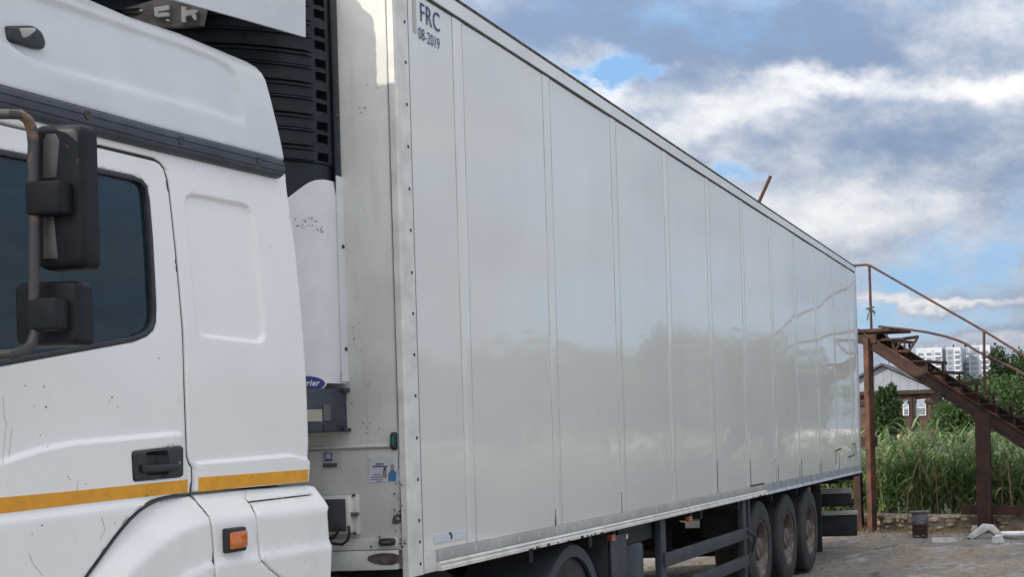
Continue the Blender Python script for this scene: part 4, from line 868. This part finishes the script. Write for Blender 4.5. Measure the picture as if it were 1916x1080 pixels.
# ---- chassis, drive wheel and mudguard of the tractor
for y in (.88, 1.64): MB().box(-2.9, 3.0, y, y+.08, .62, .90).build('frame_rail', 'chassis_black', tk)
MB().box(.9, 2.2, .80, 1.80, .92, 1.02).build('fifth_wheel', 'chassis_black', tk, bevel=.02)
DW = 2.33
dw = wheel(tk, (DW, .25, .47), rr=.468, w=.30); copy_part(wheel(tk, (DW, 2.35, .47), rr=.468, w=.30, side=1), tk, (-1.5, 2.35, .47)); copy_part(dw, tk, (-1.5, .22, .47))
mg = MB(); vs = []; A_ = np.linspace(R(12), R(168), 27)
for y in (.10, .105, .62):
    for a in A_: rr = .545 if y > .101 else .530; vs.append((DW+rr*math.cos(a), y if y > .101 else .075, .45+rr*math.sin(a)))
n = 27; mg.add(vs, [(k*n+i, k*n+i+1, (k+1)*n+i+1, (k+1)*n+i) for k in range(2) for i in range(n-1)])
vs = [(DW+r_*math.cos(a), .078+o, .45+r_*math.sin(a)) for r_, o in ((.530, 0), (.455, .0), (.452, .02)) for a in A_]; mg.add(vs, [(k*n+i, k*n+i+1, (k+1)*n+i+1, (k+1)*n+i) for k in range(2) for i in range(n-1)])
mg.build('mudguard', 'guard_grey', tk, smooth=40)
P = at(1143, 1063, 'y', .08); MB().prism([(P[0]-.03, .06, P[2]-.11), (P[0]+.04, .06, P[2]-.11), (P[0]+.07, .06, P[2]+.05), (P[0]+.04, .06, P[2]+.09), (P[0]+.0, .06, P[2]+.03)], (0, .03, 0)).build('tail_reflector', 'orange_lens', tk, bevel=.01)
MB().tube([(-.4, .35, .75), (.75, .35, .75)], .30, 24).build('fuel_tank', 'tank_grey', tk)

# ================================================================== RUSTY OUTSIDE STAIR
c1b = at(1632, 996, 'z', 0.); c2b = at(1843, 996, 'z', 0.)
rd = (c2b-c1b); rd[2] = 0; rd /= np.linalg.norm(rd)          # the way the flight runs (down to the right)
wdv = np.array((-rd[1], rd[0], 0.)); wdv = wdv if wdv[0] > 0 else -wdv   # across the treads, away from the camera
def st(px, py, w=0.): return atp(px, py, c1b+wdv*w, wdv)
stair = thing('steel_staircase', tuple(c1b*np.array((1, 1, 0))), 'rusty open steel staircase with bent handrail behind the trailer', 'staircase')
TW = .62
def strip(name, pts, w0, w1, mat='rust'): return MB().prism([st(*p)+wdv*w0 for p in pts], wdv*(w1-w0)).build(name, mat, stair, smooth=0)
# stringers: web plus two flanges each
top_l = [(1606, 616), (1707, 681), (1751, 709), (1820, 754), (1903, 803), (1990, 857)]; bot_l = [(1990, 889), (1903, 831), (1820, 777), (1740, 723), (1662, 674), (1606, 638)]
for w in (0., TW):
    strip('stringer', top_l+bot_l, w, w+.012)
    for l in (top_l, bot_l):
        m = MB()
        P = [st(*p)+wdv*w for p in l]; m.bar(P[0], P[-1], .075, .012, (0, 0, 1)).build('stringer_flange', 'rust_sunlit' if w == 0 and l is top_l else 'rust', stair, smooth=0)
# treads on short brackets
A0 = st(1707, 679); d_ = (st(1903, 801)-A0)/6.
tl = None
for k in range(-2, 8):
    if k == -1: continue
    c = A0+d_*k; run = .27
    a = c+np.array((0, 0, .012)); b = a+rd*run
    pts = [a-wdv*.06, b-wdv*.06, b+wdv*(TW+.08), a+wdv*(TW+.08)]
    MB().prism(pts, (0, 0, .014)).build('tread', 'rust', stair, smooth=0)
    MB().bar(b-wdv*.06+np.array((0, 0, -.012)), b+wdv*(TW+.08)+np.array((0, 0, -.012)), .012, .045).build('tread_edge', 'rust', stair, smooth=0)
    for w in (.02, TW-.02):
        q0 = c+rd*(run-.03)+wdv*w; MB().bar(q0, q0+np.array((0, 0, -.17)), .035, .02).build('tread_bracket', 'rust', stair, smooth=0)
# broken second tread standing on its braces
pl = [st(1652, 634), st(1693, 634), st(1720, 630, .1), st(1718, 634, .1)]
MB().bar(st(1650, 636), st(1694, 634), .03, .035).build('loose_tread_bar', 'rust', stair, smooth=0); MB().bar(st(1690, 634.5, .02), st(1719, 630.5, .16), .05, .05).build('loose_tread_bar', 'rust', stair, smooth=0)
for a, b in (((1672, 636), (1672, 653)), ((1688, 637), (1672, 660)), ((1692, 637), (1693, 658)), ((1716, 634), (1700, 658)), ((1659, 618), (1659, 633)), ((1700, 658), (1676, 657))): MB().bar(st(*a, .03), st(*b, .03), .03, .035).build('loose_tread_brace', 'rust', stair, smooth=0)
# landing
la = st(1666, 620); lb = st(1606, 622)-rd*.75
MB().prism([la-wdv*.05, lb-wdv*.05, lb+wdv*(TW+.1), la+wdv*(TW+.1)], (0, 0, .05)).build('landing_plate', 'rust', stair, smooth=0)
MB().bar(st(1640, 634), lb+np.array((0, 0, -.10)), .05, .14).build('landing_beam', 'rust', stair, smooth=0)
# columns: I sections standing on the ground
def ibeam(name, top, base, w, mat, ang=0.):
    b = np.array((top[0], top[1], 0.)); a_ = math.atan2(rd[1], rd[0])+ang; e = np.array((math.cos(a_), math.sin(a_), 0)); g = np.array((-e[1], e[0], 0)); h = w/2; t = w*.07
    sec = [(-h, -h), (h, -h), (h, -h+t), (t/2, -h+t), (t/2, h-t), (h, h-t), (h, h), (-h, h), (-h, h-t), (-t/2, h-t), (-t/2, -h+t), (-h, -h+t)]
    lean = np.array(base, float)-np.array(top, float); return MB().prism([np.array(base)+e*u+g*v for u, v in sec], -lean).build(name, mat, stair, smooth=0)
def boxcol(name, top, base, w, mat, ang):
    a_ = ang; e = np.array((math.cos(a_), math.sin(a_), 0)); g = np.array((-e[1], e[0], 0)); h = w/2
    return MB().prism([np.array(base)+e*u*h+g*v*h for u, v in ((-1, -1), (1, -1), (1, 1), (-1, 1))], np.array(top)-np.array(base)).build(name, mat, stair, smooth=0)
t1 = st(1624, 634); b1 = st(1632.5, 1000); boxcol('column', t1, b1, .112, 'rust_sunlit', R(-38))
t2 = st(1838, 775); b2 = st(1843.5, 1000); ibeam('column', t2, b2, .225, 'rust', R(20))
t3 = st(1592, 640)+wdv*.05; b3 = st(1606, 1003)+wdv*.05; ibeam('column', t3, b3, .12, 'rust', R(10))
MB().bar(st(1640, 827), st(1596, 830)-rd*2.0, .06, .17).build('tie_beam', 'rust', stair, smooth=0)
MB().bar(st(1800, 954, .05), st(2080, 958, .05), .08, .15).build('ground_beam', 'rust', stair, smooth=0)
# handrail
hr = [st(1597, 497), st(1620, 495.5), st(1628, 497), st(1842, 620), st(1990, 712)]; MB().tube([hr[0]-rd*1.6+np.array((0, 0, 0))]+hr, .019, 8).build('handrail', 'rail_rust', stair)
MB().tube([st(1626.5, 497), st(1630.5, 618)], .022, 8).build('rail_post', 'rail_rust', stair)
MB().tube([st(1841, 620), st(1842.5, 742)], .022, 8).build('rail_post', 'rail_rust', stair)
MB().tube([st(*p, .1) for p in ((1644, 611), (1660, 613), (1700, 617), (1735, 622), (1770, 630), (1790, 636.5), (1806, 643), (1824, 655), (1842, 665), (1868, 677), (1900, 691), (1940, 716), (1990, 742))], .02, 8).build('bent_rail', 'rail_rust', stair)
# tall rod leaning beside the stair, its foot on the ground behind the trailer
rt_ = at(1442, 329, 'x', 18.2); rb_ = at(1420, 378, 'x', 18.2); dn = (rb_-rt_)/np.linalg.norm(rb_-rt_); k_ = (-.1-rt_[2])/dn[2]
rod = MB().tube([rt_, rb_, rt_+dn*k_], .032, 8).build('leaning_rod', 'rail_rust', None); tag(rod, 'thin rusty rod sticking up at a slant above the trailer roof', 'rod')
# rag knotted on the rail post
P = st(1629, 581); rag = MB(); T = lambda u, w: P+rd*u+np.array((0, 0, w))-wdv*.025
for pts in ([(0, 0), (-.035, -.05), (-.05, -.16)], [(0, 0), (.05, -.015), (.09, -.05), (.075, -.10)], [(0, .015), (-.06, .035), (-.07, .015)], [(0, .02), (.05, .045), (.075, .04)]):
    L = [T(*p) for p in pts]; v = []
    for i, p in enumerate(L):
        w_ = (.020, .026, .018, .01)[i]; v += [p+rd*w_*.5+np.array((0, 0, w_*.6)), p-rd*w_*.5-np.array((0, 0, w_*.6)), p+rd*w_*.5+np.array((0, 0, w_*.6))+wdv*.006, p-rd*w_*.5-np.array((0, 0, w_*.6))+wdv*.006]
    fs = [f for i in range(len(L)-1) for f in ((4*i, 4*i+1, 4*i+5, 4*i+4), (4*i+2, 4*i+6, 4*i+7, 4*i+3), (4*i, 4*i+4, 4*i+6, 4*i+2), (4*i+1, 4*i+3, 4*i+7, 4*i+5))]
    rag.add(v, fs)
rag.tube([P+np.array((0, 0, -.02)), P+np.array((0, 0, .025))], .03, 8)
ro = rag.build('knotted_rag', 'rag', None, smooth=40); tag(ro, 'dark rag knotted round the upper rail post of the staircase', 'rag')

# ================================================================== LOW WALL AND THE YARD EDGE
def wl(sx, w, z): return c1b*np.array((1, 1, 0))+rd*sx+wdv*w+np.array((0, 0, z))
WO = .16; ztw = float(st(1700, 964, WO)[2])
wall = thing('low_wall', tuple(wl(0, WO, 0)), 'low crumbling stone and concrete wall in front of the reeds', 'wall')
n = 73; vs = []
for sx in np.linspace(-9, 9, n):
    j = lambda a: random.uniform(-a, a)
    vs += [wl(sx, WO+j(.03), -.1), wl(sx, WO+.02+j(.03), ztw*.5+j(.03)), wl(sx, WO+j(.02), ztw-.04+j(.03)), wl(sx, WO+.04+j(.02), ztw+j(.02)), wl(sx, WO+.30+j(.02), ztw+j(.02)), wl(sx, WO+.33, -.1)]
fs = [(i*6+k, i*6+k+1, i*6+k+7, i*6+k+6) for i in range(n-1) for k in range(5)]+[(0, 1, 2, 3, 4, 5), tuple((n-1)*6+k for k in (5, 4, 3, 2, 1, 0))]
MB().add(vs, fs).build('wall_core', 'concrete', wall, smooth=30)
def rock(c, sx, sy, sz, name, mat, parent=None, seed=0):
    rr = random.Random(seed); bm = bmesh.new(); bmesh.ops.create_icosphere(bm, subdivisions=1, radius=1)
    vs = [(c[0]+v.co.x*sx*rr.uniform(.8, 1.15), c[1]+v.co.y*sy*rr.uniform(.8, 1.15), c[2]+v.co.z*sz*rr.uniform(.8, 1.15)) for v in bm.verts]; fs = [tuple(v.index for v in f.verts) for f in bm.faces]; bm.free()
    return MB().add(vs, fs).build(name, mat, parent, smooth=25)
k = 0
for row in range(3):
    sx = -1.6
    while sx < 3.6:
        w = random.uniform(.09, .24)
        if random.random() < (.8 if sx < .9 else .35): rock(wl(sx+w/2, WO+random.uniform(0, .03), .03+row*(ztw-.05)/3+random.uniform(0, .07)), .055, w*random.uniform(.35, .6), (ztw-.05)/6.0*random.uniform(.6, 1.5), 'stone', 'stone', wall, k)
        sx += w; k += 1
pb = at(1722, 1005, 'z', 0.); zt_ = at(1722, 957, 'x', pb[0])[2]
stub = thing('metal_stub_post', tuple(pb*np.array((1, 1, 0))), 'short grey square post with a flat cap before the low wall', 'post')
MB().box(pb[0]-.11, pb[0]+.11, pb[1]-.115, pb[1]+.115, 0, zt_-.02, rz=.08).build('post_tube', 'metal_grey', stub, bevel=.008); MB().box(pb[0]-.15, pb[0]+.15, pb[1]-.155, pb[1]+.155, zt_-.02, zt_, rz=.08).build('post_cap', 'metal_grey', stub, bevel=.003)
MB().box(pb[0]-.116, pb[0]-.108, pb[1]-.11, pb[1]+.11, .02, .19, rz=.08, c=(pb[0], pb[1], .1)).build('rust_plate', 'rust', stub)
def chunk(px, py, pts, h, name, label, cat, mat='plaster_white', seed=1):
    P = at(px, py, 'z', .02); rr = random.Random(seed); n = len(pts); vs = [(P[0]+a, P[1]+b, -.02) for a, b in pts]+[(P[0]+a*.8+rr.uniform(-.02, .02), P[1]+b*.8+rr.uniform(-.02, .02), h*rr.uniform(.6, 1)) for a, b in pts]
    o = MB().add(vs, [tuple(range(n-1, -1, -1)), tuple(range(n, 2*n))]+[(i, (i+1) % n, n+(i+1) % n, n+i) for i in range(n)]).build(name, mat, None, smooth=20); return tag(o, label, cat)
P = at(1848, 1008, 'z', 0.)
o = MB().prism([(P[0]-.05, P[1]+.30, .03), (P[0]-.05, P[1]+.22, -.01), (P[0]-.05, P[1]-.02, .12), (P[0]-.05, P[1]-.18, .0), (P[0]-.05, P[1]-.25, .03), (P[0]-.05, P[1]-.10, .20), (P[0]-.05, P[1]+.06, .22)], (.14, .02, -.03)).build('plaster_slab', 'plaster_white', None, bevel=.01); tag(o, 'bent grey-white plaster slab leaning against the foot of the right column', 'slab')
chunk(1768, 1010, [(-.05, -.20), (.08, -.17), (.10, .02), (.04, .2), (-.06, .16), (-.08, 0)], .06, 'plaster_lump', 'flat white plaster lump between the stub post and the right column', 'rubble', seed=3)
chunk(1868, 1011, [(-.05, -.09), (.06, -.08), (.07, .05), (0, .09), (-.06, .04)], .09, 'plaster_lump', 'small white plaster lump right of the bent slab', 'rubble', seed=5)
chunk(1826, 994, [(-.05, -.08), (.05, -.07), (.06, .05), (0, .08), (-.06, .04)], .11, 'plaster_lump', 'small white lump left of the right column foot', 'rubble', seed=6)
pa, pb_ = at(1874, 1001, 'z', .045), at(1975, 1003, 'z', .045); o = MB().tube([pa, (pa+pb_)/2+np.array((0, 0, .015)), pb_], .045, 12).build('white_pipe', 'frame_white', None); tag(o, 'white plastic pipe lying along the wall at the right edge', 'pipe')
# loose stones scattered in the yard (uncountable)
gv = MB(); 
for i in range(2600):
    x = random.uniform(8, 15.8) if i > 250 else random.uniform(14.4, 15.7); y = random.uniform(-4.5, 2.5); s_ = random.choice((.006, .008, .01, .012, .016, .024)) if i > 250 else random.uniform(.015, .05); z = 0.; v = [(x+random.uniform(-s_, s_), y+random.uniform(-s_, s_), z+random.uniform(0, s_*.9)) for _ in range(5)]
    gv.add(v, [(0, 1, 2), (0, 2, 3), (0, 3, 4), (1, 2, 4), (2, 3, 4), (0, 1, 4)])
tag(gv.build('gravel', 'stone', None, kind='stuff', smooth=0), 'loose stones and crumbs scattered on the yard ground', 'gravel')

# ================================================================== PLANTS
def blades(n, base_fn, len_fn, width_fn, seg, bend, tilt):
    B = base_fn(n); L = len_fn(n)[:, None]; Wd = width_fn(n)[:, None]; az = rng.uniform(0, 2*math.pi, n)[:, None]; ti = tilt(n)[:, None]; be = bend(n)[:, None]
    t = np.linspace(0, 1, seg+1)[None, :]; ang = ti+be*t; 
    dl = L/seg; h = np.cumsum(np.concatenate([np.zeros((n, 1)), np.cos(ang[:, 1:])*dl], 1), 1); r_ = np.cumsum(np.concatenate([np.zeros((n, 1)), np.sin(ang[:, 1:])*dl], 1), 1)
    cx = B[:, 0:1]+r_*np.cos(az); cy = B[:, 1:2]+r_*np.sin(az); czz = B[:, 2:3]+h
    prof = np.clip(np.minimum(t*4+.35, (1-t)*1.6), .02, 1); wx = -np.sin(az)*Wd*prof*.5; wy = np.cos(az)*Wd*prof*.5
    V = np.stack([np.stack([cx-wx, cy-wy, czz], -1), np.stack([cx+wx, cy+wy, czz], -1)], 2).reshape(-1, 3)
    idx = np.arange(n)[:, None]*(2*(seg+1))+np.arange(seg)[None, :]*2; F = np.stack([idx, idx+1, idx+3, idx+2], -1).reshape(-1, 4)
    return V, F
def joinm(parts):
    V = []; F = []; b = 0
    for v, f in parts: V.append(v); F.append(f+b); b += len(v)
    return np.concatenate(V), np.concatenate(F)
NS = 3500
sw_ = .62+np.abs(rng.normal(0, 1, NS))*4.2*rng.uniform(.05, 1, NS); ss_ = rng.uniform(-8.5, 9, NS); rx_ = c1b[0]+rd[0]*ss_+wdv[0]*sw_; ry_ = c1b[1]+rd[1]*ss_+wdv[1]*sw_
shh = rng.uniform(.85, 1.62, NS)*(1+.10*np.sin(ss_*1.7+1)*np.sin(sw_*1.1))*np.clip(.70+sw_*.25, .72, 1)
sx_, sy_ = rx_, ry_
parts = []
V, F = blades(NS, lambda n: np.stack([sx_, sy_, np.full(n, 0.)], 1), lambda n: shh, lambda n: np.full(n, .016), 4, lambda n: rng.uniform(0, .30, n), lambda n: rng.uniform(0, .12, n)); parts.append((V, F))
for k in range(7):
    fz_ = rng.uniform(.15, 1., NS); parts.append(blades(NS, lambda n: np.stack([sx_+rng.normal(0, .05, n), sy_+rng.normal(0, .05, n), shh*fz_], 1), lambda n: rng.uniform(.32, .66, n), lambda n: rng.uniform(.028, .062, n), 4, lambda n: rng.uniform(.5, 2.0, n), lambda n: rng.uniform(.2, .75, n)))
V, F = joinm(parts); tag(big_mesh('reeds', V, F, 'reed_leaf', origin=(18, 0, 0), kind='stuff'), 'dense stand of tall green reeds behind the low wall', 'reeds')
def stalk(px, pts, label):
    P = st(px, 960, .45); P[2] = 0; o = MB()
    o.tube([P+np.array((0, a, b)) for a, b in pts], [.016, .014, .011, .006][:len(pts)], 6); e = P+np.array((0, *pts[-1]))
    for i in range(7):
        a = random.uniform(-.6, .6); l = random.uniform(.10, .22); q_ = e+np.array((random.uniform(-.05, .05), a*l*1.2, l*random.uniform(.2, 1))); o.add([e+np.array((0, -.008, 0)), e+np.array((0, .008, 0)), q_], [(0, 1, 2)])
    tag(o.build('dry_reed_stalk', 'dry_grass', None), label, 'plant', 'dry stalks among the green reeds')
stalk(1695, [(0, .1), (-.05, .6), (-.18, 1.0), (-.28, 1.18)], 'pale dry reed stalk leaning right, left of the right column')
stalk(1757, [(0, .1), (.02, .5), (.03, .85)], 'short dry reed stalk close to the wall left of the right column')
stalk(1898, [(0, .1), (.05, .6), (.08, 1.1), (.06, 1.35)], 'tall dry reed stalk at the right edge beyond the right column'); stalk(1876, [(0, .1), (.0, .5), (-.01, .85)], 'short dry reed stalk just right of the right column')
def dg(n):
    a = rng.uniform(-3, 5, n)[:, None]; w = WO-.02-np.abs(rng.normal(0, .26, n))[:, None]; return c1b[None]*np.array((1, 1, 0))+rd[None]*a+wdv[None]*w
n = 4200; V, F = blades(n, lambda n: dg(n), lambda n: rng.uniform(.03, .13, n), lambda n: rng.uniform(.005, .010, n), 3, lambda n: rng.uniform(.2, 1.4, n), lambda n: rng.uniform(.1, .8, n))
tag(big_mesh('dry_grass', V, F, 'dry_grass', origin=(16.5, 0, 0), kind='stuff'), 'thin straw-coloured dry grass along the foot of the wall', 'grass')
def tree(name, base, h, lobes, n, leaf, mat, label, cat='tree', group=None, trunk_r=.14):
    t = thing(name, base, label, cat, group); B = np.array(base, float); m = MB()
    top = B+np.array((0, 0, h*.55)); m.tube([B+np.array((0, 0, -.1)), B+np.array((.05, .05, h*.3)), top], [trunk_r, trunk_r*.75, trunk_r*.4], 8)
    for (ox, oy, oz, rx, ry, rz) in lobes: m.tube([B+np.array((.03, .03, h*.28)), B+np.array((ox*.5, oy*.5, h*.28+(oz-h*.28)*.6)), B+np.array((ox, oy, oz))], [trunk_r*.45, trunk_r*.3, trunk_r*.08], 6)
    m.build('trunk', 'bark', t)
    vol = np.array([l[3]*l[4]*l[5] for l in lobes])**.67; pick = rng.choice(len(lobes), n, p=vol/vol.sum()); Lb = np.array(lobes)[pick]
    nc = max(30, n//26); cc = rng.normal(0, 1, (nc, 3)); cc /= np.linalg.norm(cc, axis=1)[:, None]; cc *= rng.uniform(.25, 1.05, nc)[:, None]**.6
    c = cc[rng.integers(0, nc, n)]+rng.normal(0, .11, (n, 3)); P = B+Lb[:, :3]+c*Lb[:, 3:6]
    u = rng.normal(0, 1, (n, 3)); u /= np.linalg.norm(u, axis=1)[:, None]; w = np.cross(u, rng.normal(0, 1, (n, 3))); w /= np.linalg.norm(w, axis=1)[:, None]; s_ = leaf*rng.uniform(.6, 1.3, n)[:, None]
    V = np.stack([P-u*s_, P+w*s_*.5, P+u*s_, P-w*s_*.5], 1).reshape(-1, 3); F = np.arange(4*n).reshape(n, 4)
    big_mesh('crown', V, F, mat, parent=t, origin=base); return t
def T_(px, py_base, X): P = at(px, py_base, 'x', X); return (P[0], P[1], 0.)
g = 'trees behind the reeds'
tree('bushy_tree', T_(1895, 800, 78), 5.2, [(0, 0, 2.7, 2.6, 2.8, 1.7), (-.5, 2.0, 2.0, 1.8, 2.0, 1.6), (0, -2.6, 2.5, 2.2, 2.4, 1.7), (0, 3.6, 1.8, 1.6, 1.4, 1.2)], 16000, .15, 'leaf_mid', 'big bushy green tree right of the stair rail post', group=g)
tree('slender_tree', T_(1872, 800, 110), 8.4, [(0, 0, 6.6, .9, .8, 1.5), (.3, -1.6, 5.8, .9, 1.0, .9), (0, .6, 4.4, 1.2, 1.3, 1.6)], 5000, .15, 'leaf_dark', 'slender dark tree rising beside the right end of the far apartment block', group=g)
tree('round_tree', T_(1806, 800, 92), 5.6, [(0, 0, 3.4, 1.8, 1.5, 1.6), (0, .7, 2.6, 1.2, 1.1, 1.2), (.5, -1.8, 3.3, 1.6, 1.7, 1.4)], 11000, .15, 'leaf_dark', 'round dark green tree directly under the apartment block', group=g)
tree('small_tree', T_(1800, 800, 86), 4.2, [(0, 0, 2.6, 1.0, .9, 1.3), (0, -.9, 2.2, 1., 1.1, 1.)], 5000, .13, 'leaf_mid', 'small green tree right of the grey gabled house', group=g)
tree('far_tree', T_(1925, 800, 130), 9.5, [(0, 0, 5.6, 2.6, 2.8, 3.0), (0, 2.6, 4.0, 2., 2., 2.)], 8000, .18, 'leaf_dark', 'tall dark tree at the right edge of the picture', group=g)
tree('garden_shrub', T_(1662, 800, 62), 3.6, [(0, 0, 2.0, .85, .75, 1.3), (0, .3, 2.9, .45, .4, .7), (0, -.2, 3.2, .35, .3, .6)], 7000, .085, 'leaf_dark', 'dark green shrub in front of the grey gabled house', 'shrub', trunk_r=.07)

# ================================================================== HOUSES
HX = 95.
ha, hb_ = at(1651, 686, 'x', HX), at(1748, 729, 'x', HX); hl = 2*ha[1]-hb_[1]; ze = hb_[2]; za = ha[2]
hs = thing('gabled_house', (HX+5, ha[1], 0), 'grey-white gabled house with dark roof edge and brick wall beyond the reeds', 'house')
MB().prism([(HX, hl+.0, ze), (HX, ha[1], za), (HX, hb_[1], ze)], (9, 0, 0)).build('gable', 'siding', hs, smooth=0)
for k in range(1, 12):
    y = hl+(hb_[1]-hl)*k/12.; zz = ze+(za-ze)*(1-abs(y-ha[1])/(ha[1]-hb_[1])); MB().box(HX-.02, HX-.002, y-.02, y+.02, ze, zz).build('siding_joint', 'siding', hs, smooth=0)
MB().box(HX+.3, HX+9, hb_[1]+.3, hl-.3, 0, ze-.1).build('brick_wall', 'brick_dark', hs, smooth=0)
MB().box(HX-.1, HX+.32, hb_[1], hl, ze-.28, ze).build('beam', 'dark_wood', hs, smooth=0)
for sgn, ye in ((1, hl), (-1, hb_[1])):
    o_ = sgn*.45; MB().prism([(HX-.35, ha[1], za+.06), (HX-.35, ye+o_, ze+.06-.2), (HX-.35, ye+o_, ze+.22-.2), (HX-.35, ha[1], za+.24)], (9.8, 0, 0)).build('roof', 'roof_dark', hs, smooth=0)
MB().box(HX+.2, HX+.5, hb_[1]+.1, hl-.1, ze-1.0, ze-.75).build('lintel', 'dark_wood', hs, smooth=0)
for p0, p1 in (((1689, 750), (1701, 778)), ((1713, 748.5), (1733, 778))):
    a, b = at(*p0, 'x', HX+.25), at(*p1, 'x', HX+.25); w_ = MB().box(HX+.20, HX+.32, b[1], a[1], b[2], a[2]).build('window', 'frame_white', hs, smooth=0)
    MB().box(HX+.18, HX+.21, b[1]+.07, a[1]-.07, (a[2]+b[2])/2+.04, a[2]-.07).build('upper_pane', 'pane', w_, smooth=0); MB().box(HX+.18, HX+.21, b[1]+.07, a[1]-.07, b[2]+.07, (a[2]+b[2])/2-.04).build('lower_pane', 'tower_glass', w_, smooth=0)
for p in (1705, 1711): a = at(p, 760, 'x', HX+.15); MB().box(HX+.1, HX+.2, a[1]-.09, a[1]+.09, 0, ze-.5).build('porch_post', 'dark_wood', hs, smooth=0)
a = at(1663, 682, 'x', HX+4); MB().tube([(a[0], a[1], 5.0), (a[0], a[1], a[2]+.7)], .04, 6).build('antenna_mast', 'metal_grey', hs)
fa, fb = at(1757, 768, 'x', 80), at(1835, 790, 'x', 80); fn = thing('green_fence', (80, fa[1], 0), 'dark green sheet fence beside the house behind the reeds', 'fence')
for k in range(6): y = fa[1]+(fb[1]-fa[1]-1)*k/6; MB().box(80, 80.04, y-.6, y-.02, 0, fa[2]-.03*k).build('fence_sheet', 'fence_green', fn, smooth=0)
# apartment blocks on the horizon
def block(px0, px1, py, X, depth, label, mats, step=3.0):
    a, b = at(px0, py, 'x', X), at(px1, py, 'x', X); y1, y0, zt = a[1], b[1], a[2]; t = thing('apartment_block', (X, (y0+y1)/2, 0), label, 'building', 'apartment blocks on the horizon')
    MB().box(X, X+depth, y0, y1, 0, zt).build('wall', mats[0], t, smooth=0)
    nb = max(2, int((y1-y0)/4.2)); win = MB(); bal = MB(); strips = MB()
    for i in range(nb):
        yc = y0+(y1-y0)*(i+.5)/nb; hw = (y1-y0)/nb*.28
        if i % 3 == 1: strips.box(X-.35, X-.05, yc-hw*1.5, yc+hw*1.5, 0, zt-1.0)
        for z in np.arange(20, zt-3, step):
            win.box(X-.45, X-.01 if i % 3 != 1 else X-.36, yc-hw, yc+hw, z+.7, z+2.3)
            if i % 3 != 1: bal.box(X-1.1, X-.5, yc-hw*1.25, yc+hw*1.25, z-.15, z+.55)
    win.build('window_grid', 'tower_glass', t, smooth=0, kind='stuff'); bal.build('balcony_fronts', 'frame_white', t, smooth=0, kind='stuff'); strips.build('facade_strips', mats[1], t, smooth=0, kind='stuff')
    for ya in (y0+2, y1-4.5): MB().box(X+2, X+6, ya, ya+2.5, zt, zt+1.5).build('roof_housing', 'tower_grey', t, smooth=0)
block(1714, 1762, 652, 800, 14, 'leftmost low white balcony apartment block on the horizon', ('tower_white', 'tower_white')); block(1762.5, 1773, 651.5, 806, 12, 'narrow dark grey apartment slab between two white blocks on the horizon', ('tower_grey', 'tower_glass'))
block(1770, 1797, 650.5, 790, 14, 'white apartment tower with dark central strip on the horizon', ('tower_white', 'tower_grey')); block(1797.5, 1815, 649.5, 812, 14, 'grey apartment block left of the widest white one on the horizon', ('tower_grey', 'tower_glass')); block(1812, 1852, 647, 800, 14, 'widest white apartment tower behind the stair rail post', ('tower_white', 'tower_grey')); block(1852.5, 1870, 646.5, 806, 14, 'rightmost grey apartment block beside the slender dark tree', ('tower_grey', 'tower_glass'))

# ================================================================== WHAT THE SHINY TRAILER SIDE MIRRORS (right of the picture)
g = 'trees along the right side of the yard'
for i, (x, y, h, m_, lab) in enumerate([(62, -13, 7.2, 'leaf_dark', 'dark tree right of the yard nearest the staircase'), (70, -19, 8.2, 'leaf_dark', 'tallest dark tree right of the yard'), (60, -22, 6.8, 'leaf_mid', 'mid green tree in front of the tallest tree right of the yard'), (66, -28, 7.4, 'leaf_dark', 'broad dark tree right of the yard behind the red-roofed house'), (52, -31, 6.2, 'leaf_mid', 'low green tree on the far right of the yard')]):
    tree('yard_tree', (x, y, 0), h, [(0, 0, h*.62, 2.6, 3.0, h*.30), (.5, 2.4, h*.48, 2.2, 2.2, h*.26), (0, -2.4, h*.5, 2.4, 2.4, h*.28), (-.6, 0, h*.3, 2.0, 3., h*.25)], 7000, .20, m_, lab, group=g)
rh = thing('red_roofed_house', (113, -28.7, 0), 'pale house with an orange-red tiled roof among the trees right of the yard', 'house')
MB().box(110, 116, -30.6, -26.8, 0, 4.9).build('wall', 'siding', rh, smooth=0); MB().prism([(109.6, -31, 4.8), (109.6, -26.4, 4.8), (109.6, -28.7, 7.2)], (6.8, 0, 0)).build('roof', 'roof_red', rh, smooth=0)
for y in (-29.6, -27.8): MB().box(109.94, 110.02, y-.5, y+.5, 3.0, 4.3).build('window', 'tower_glass', rh, smooth=0)
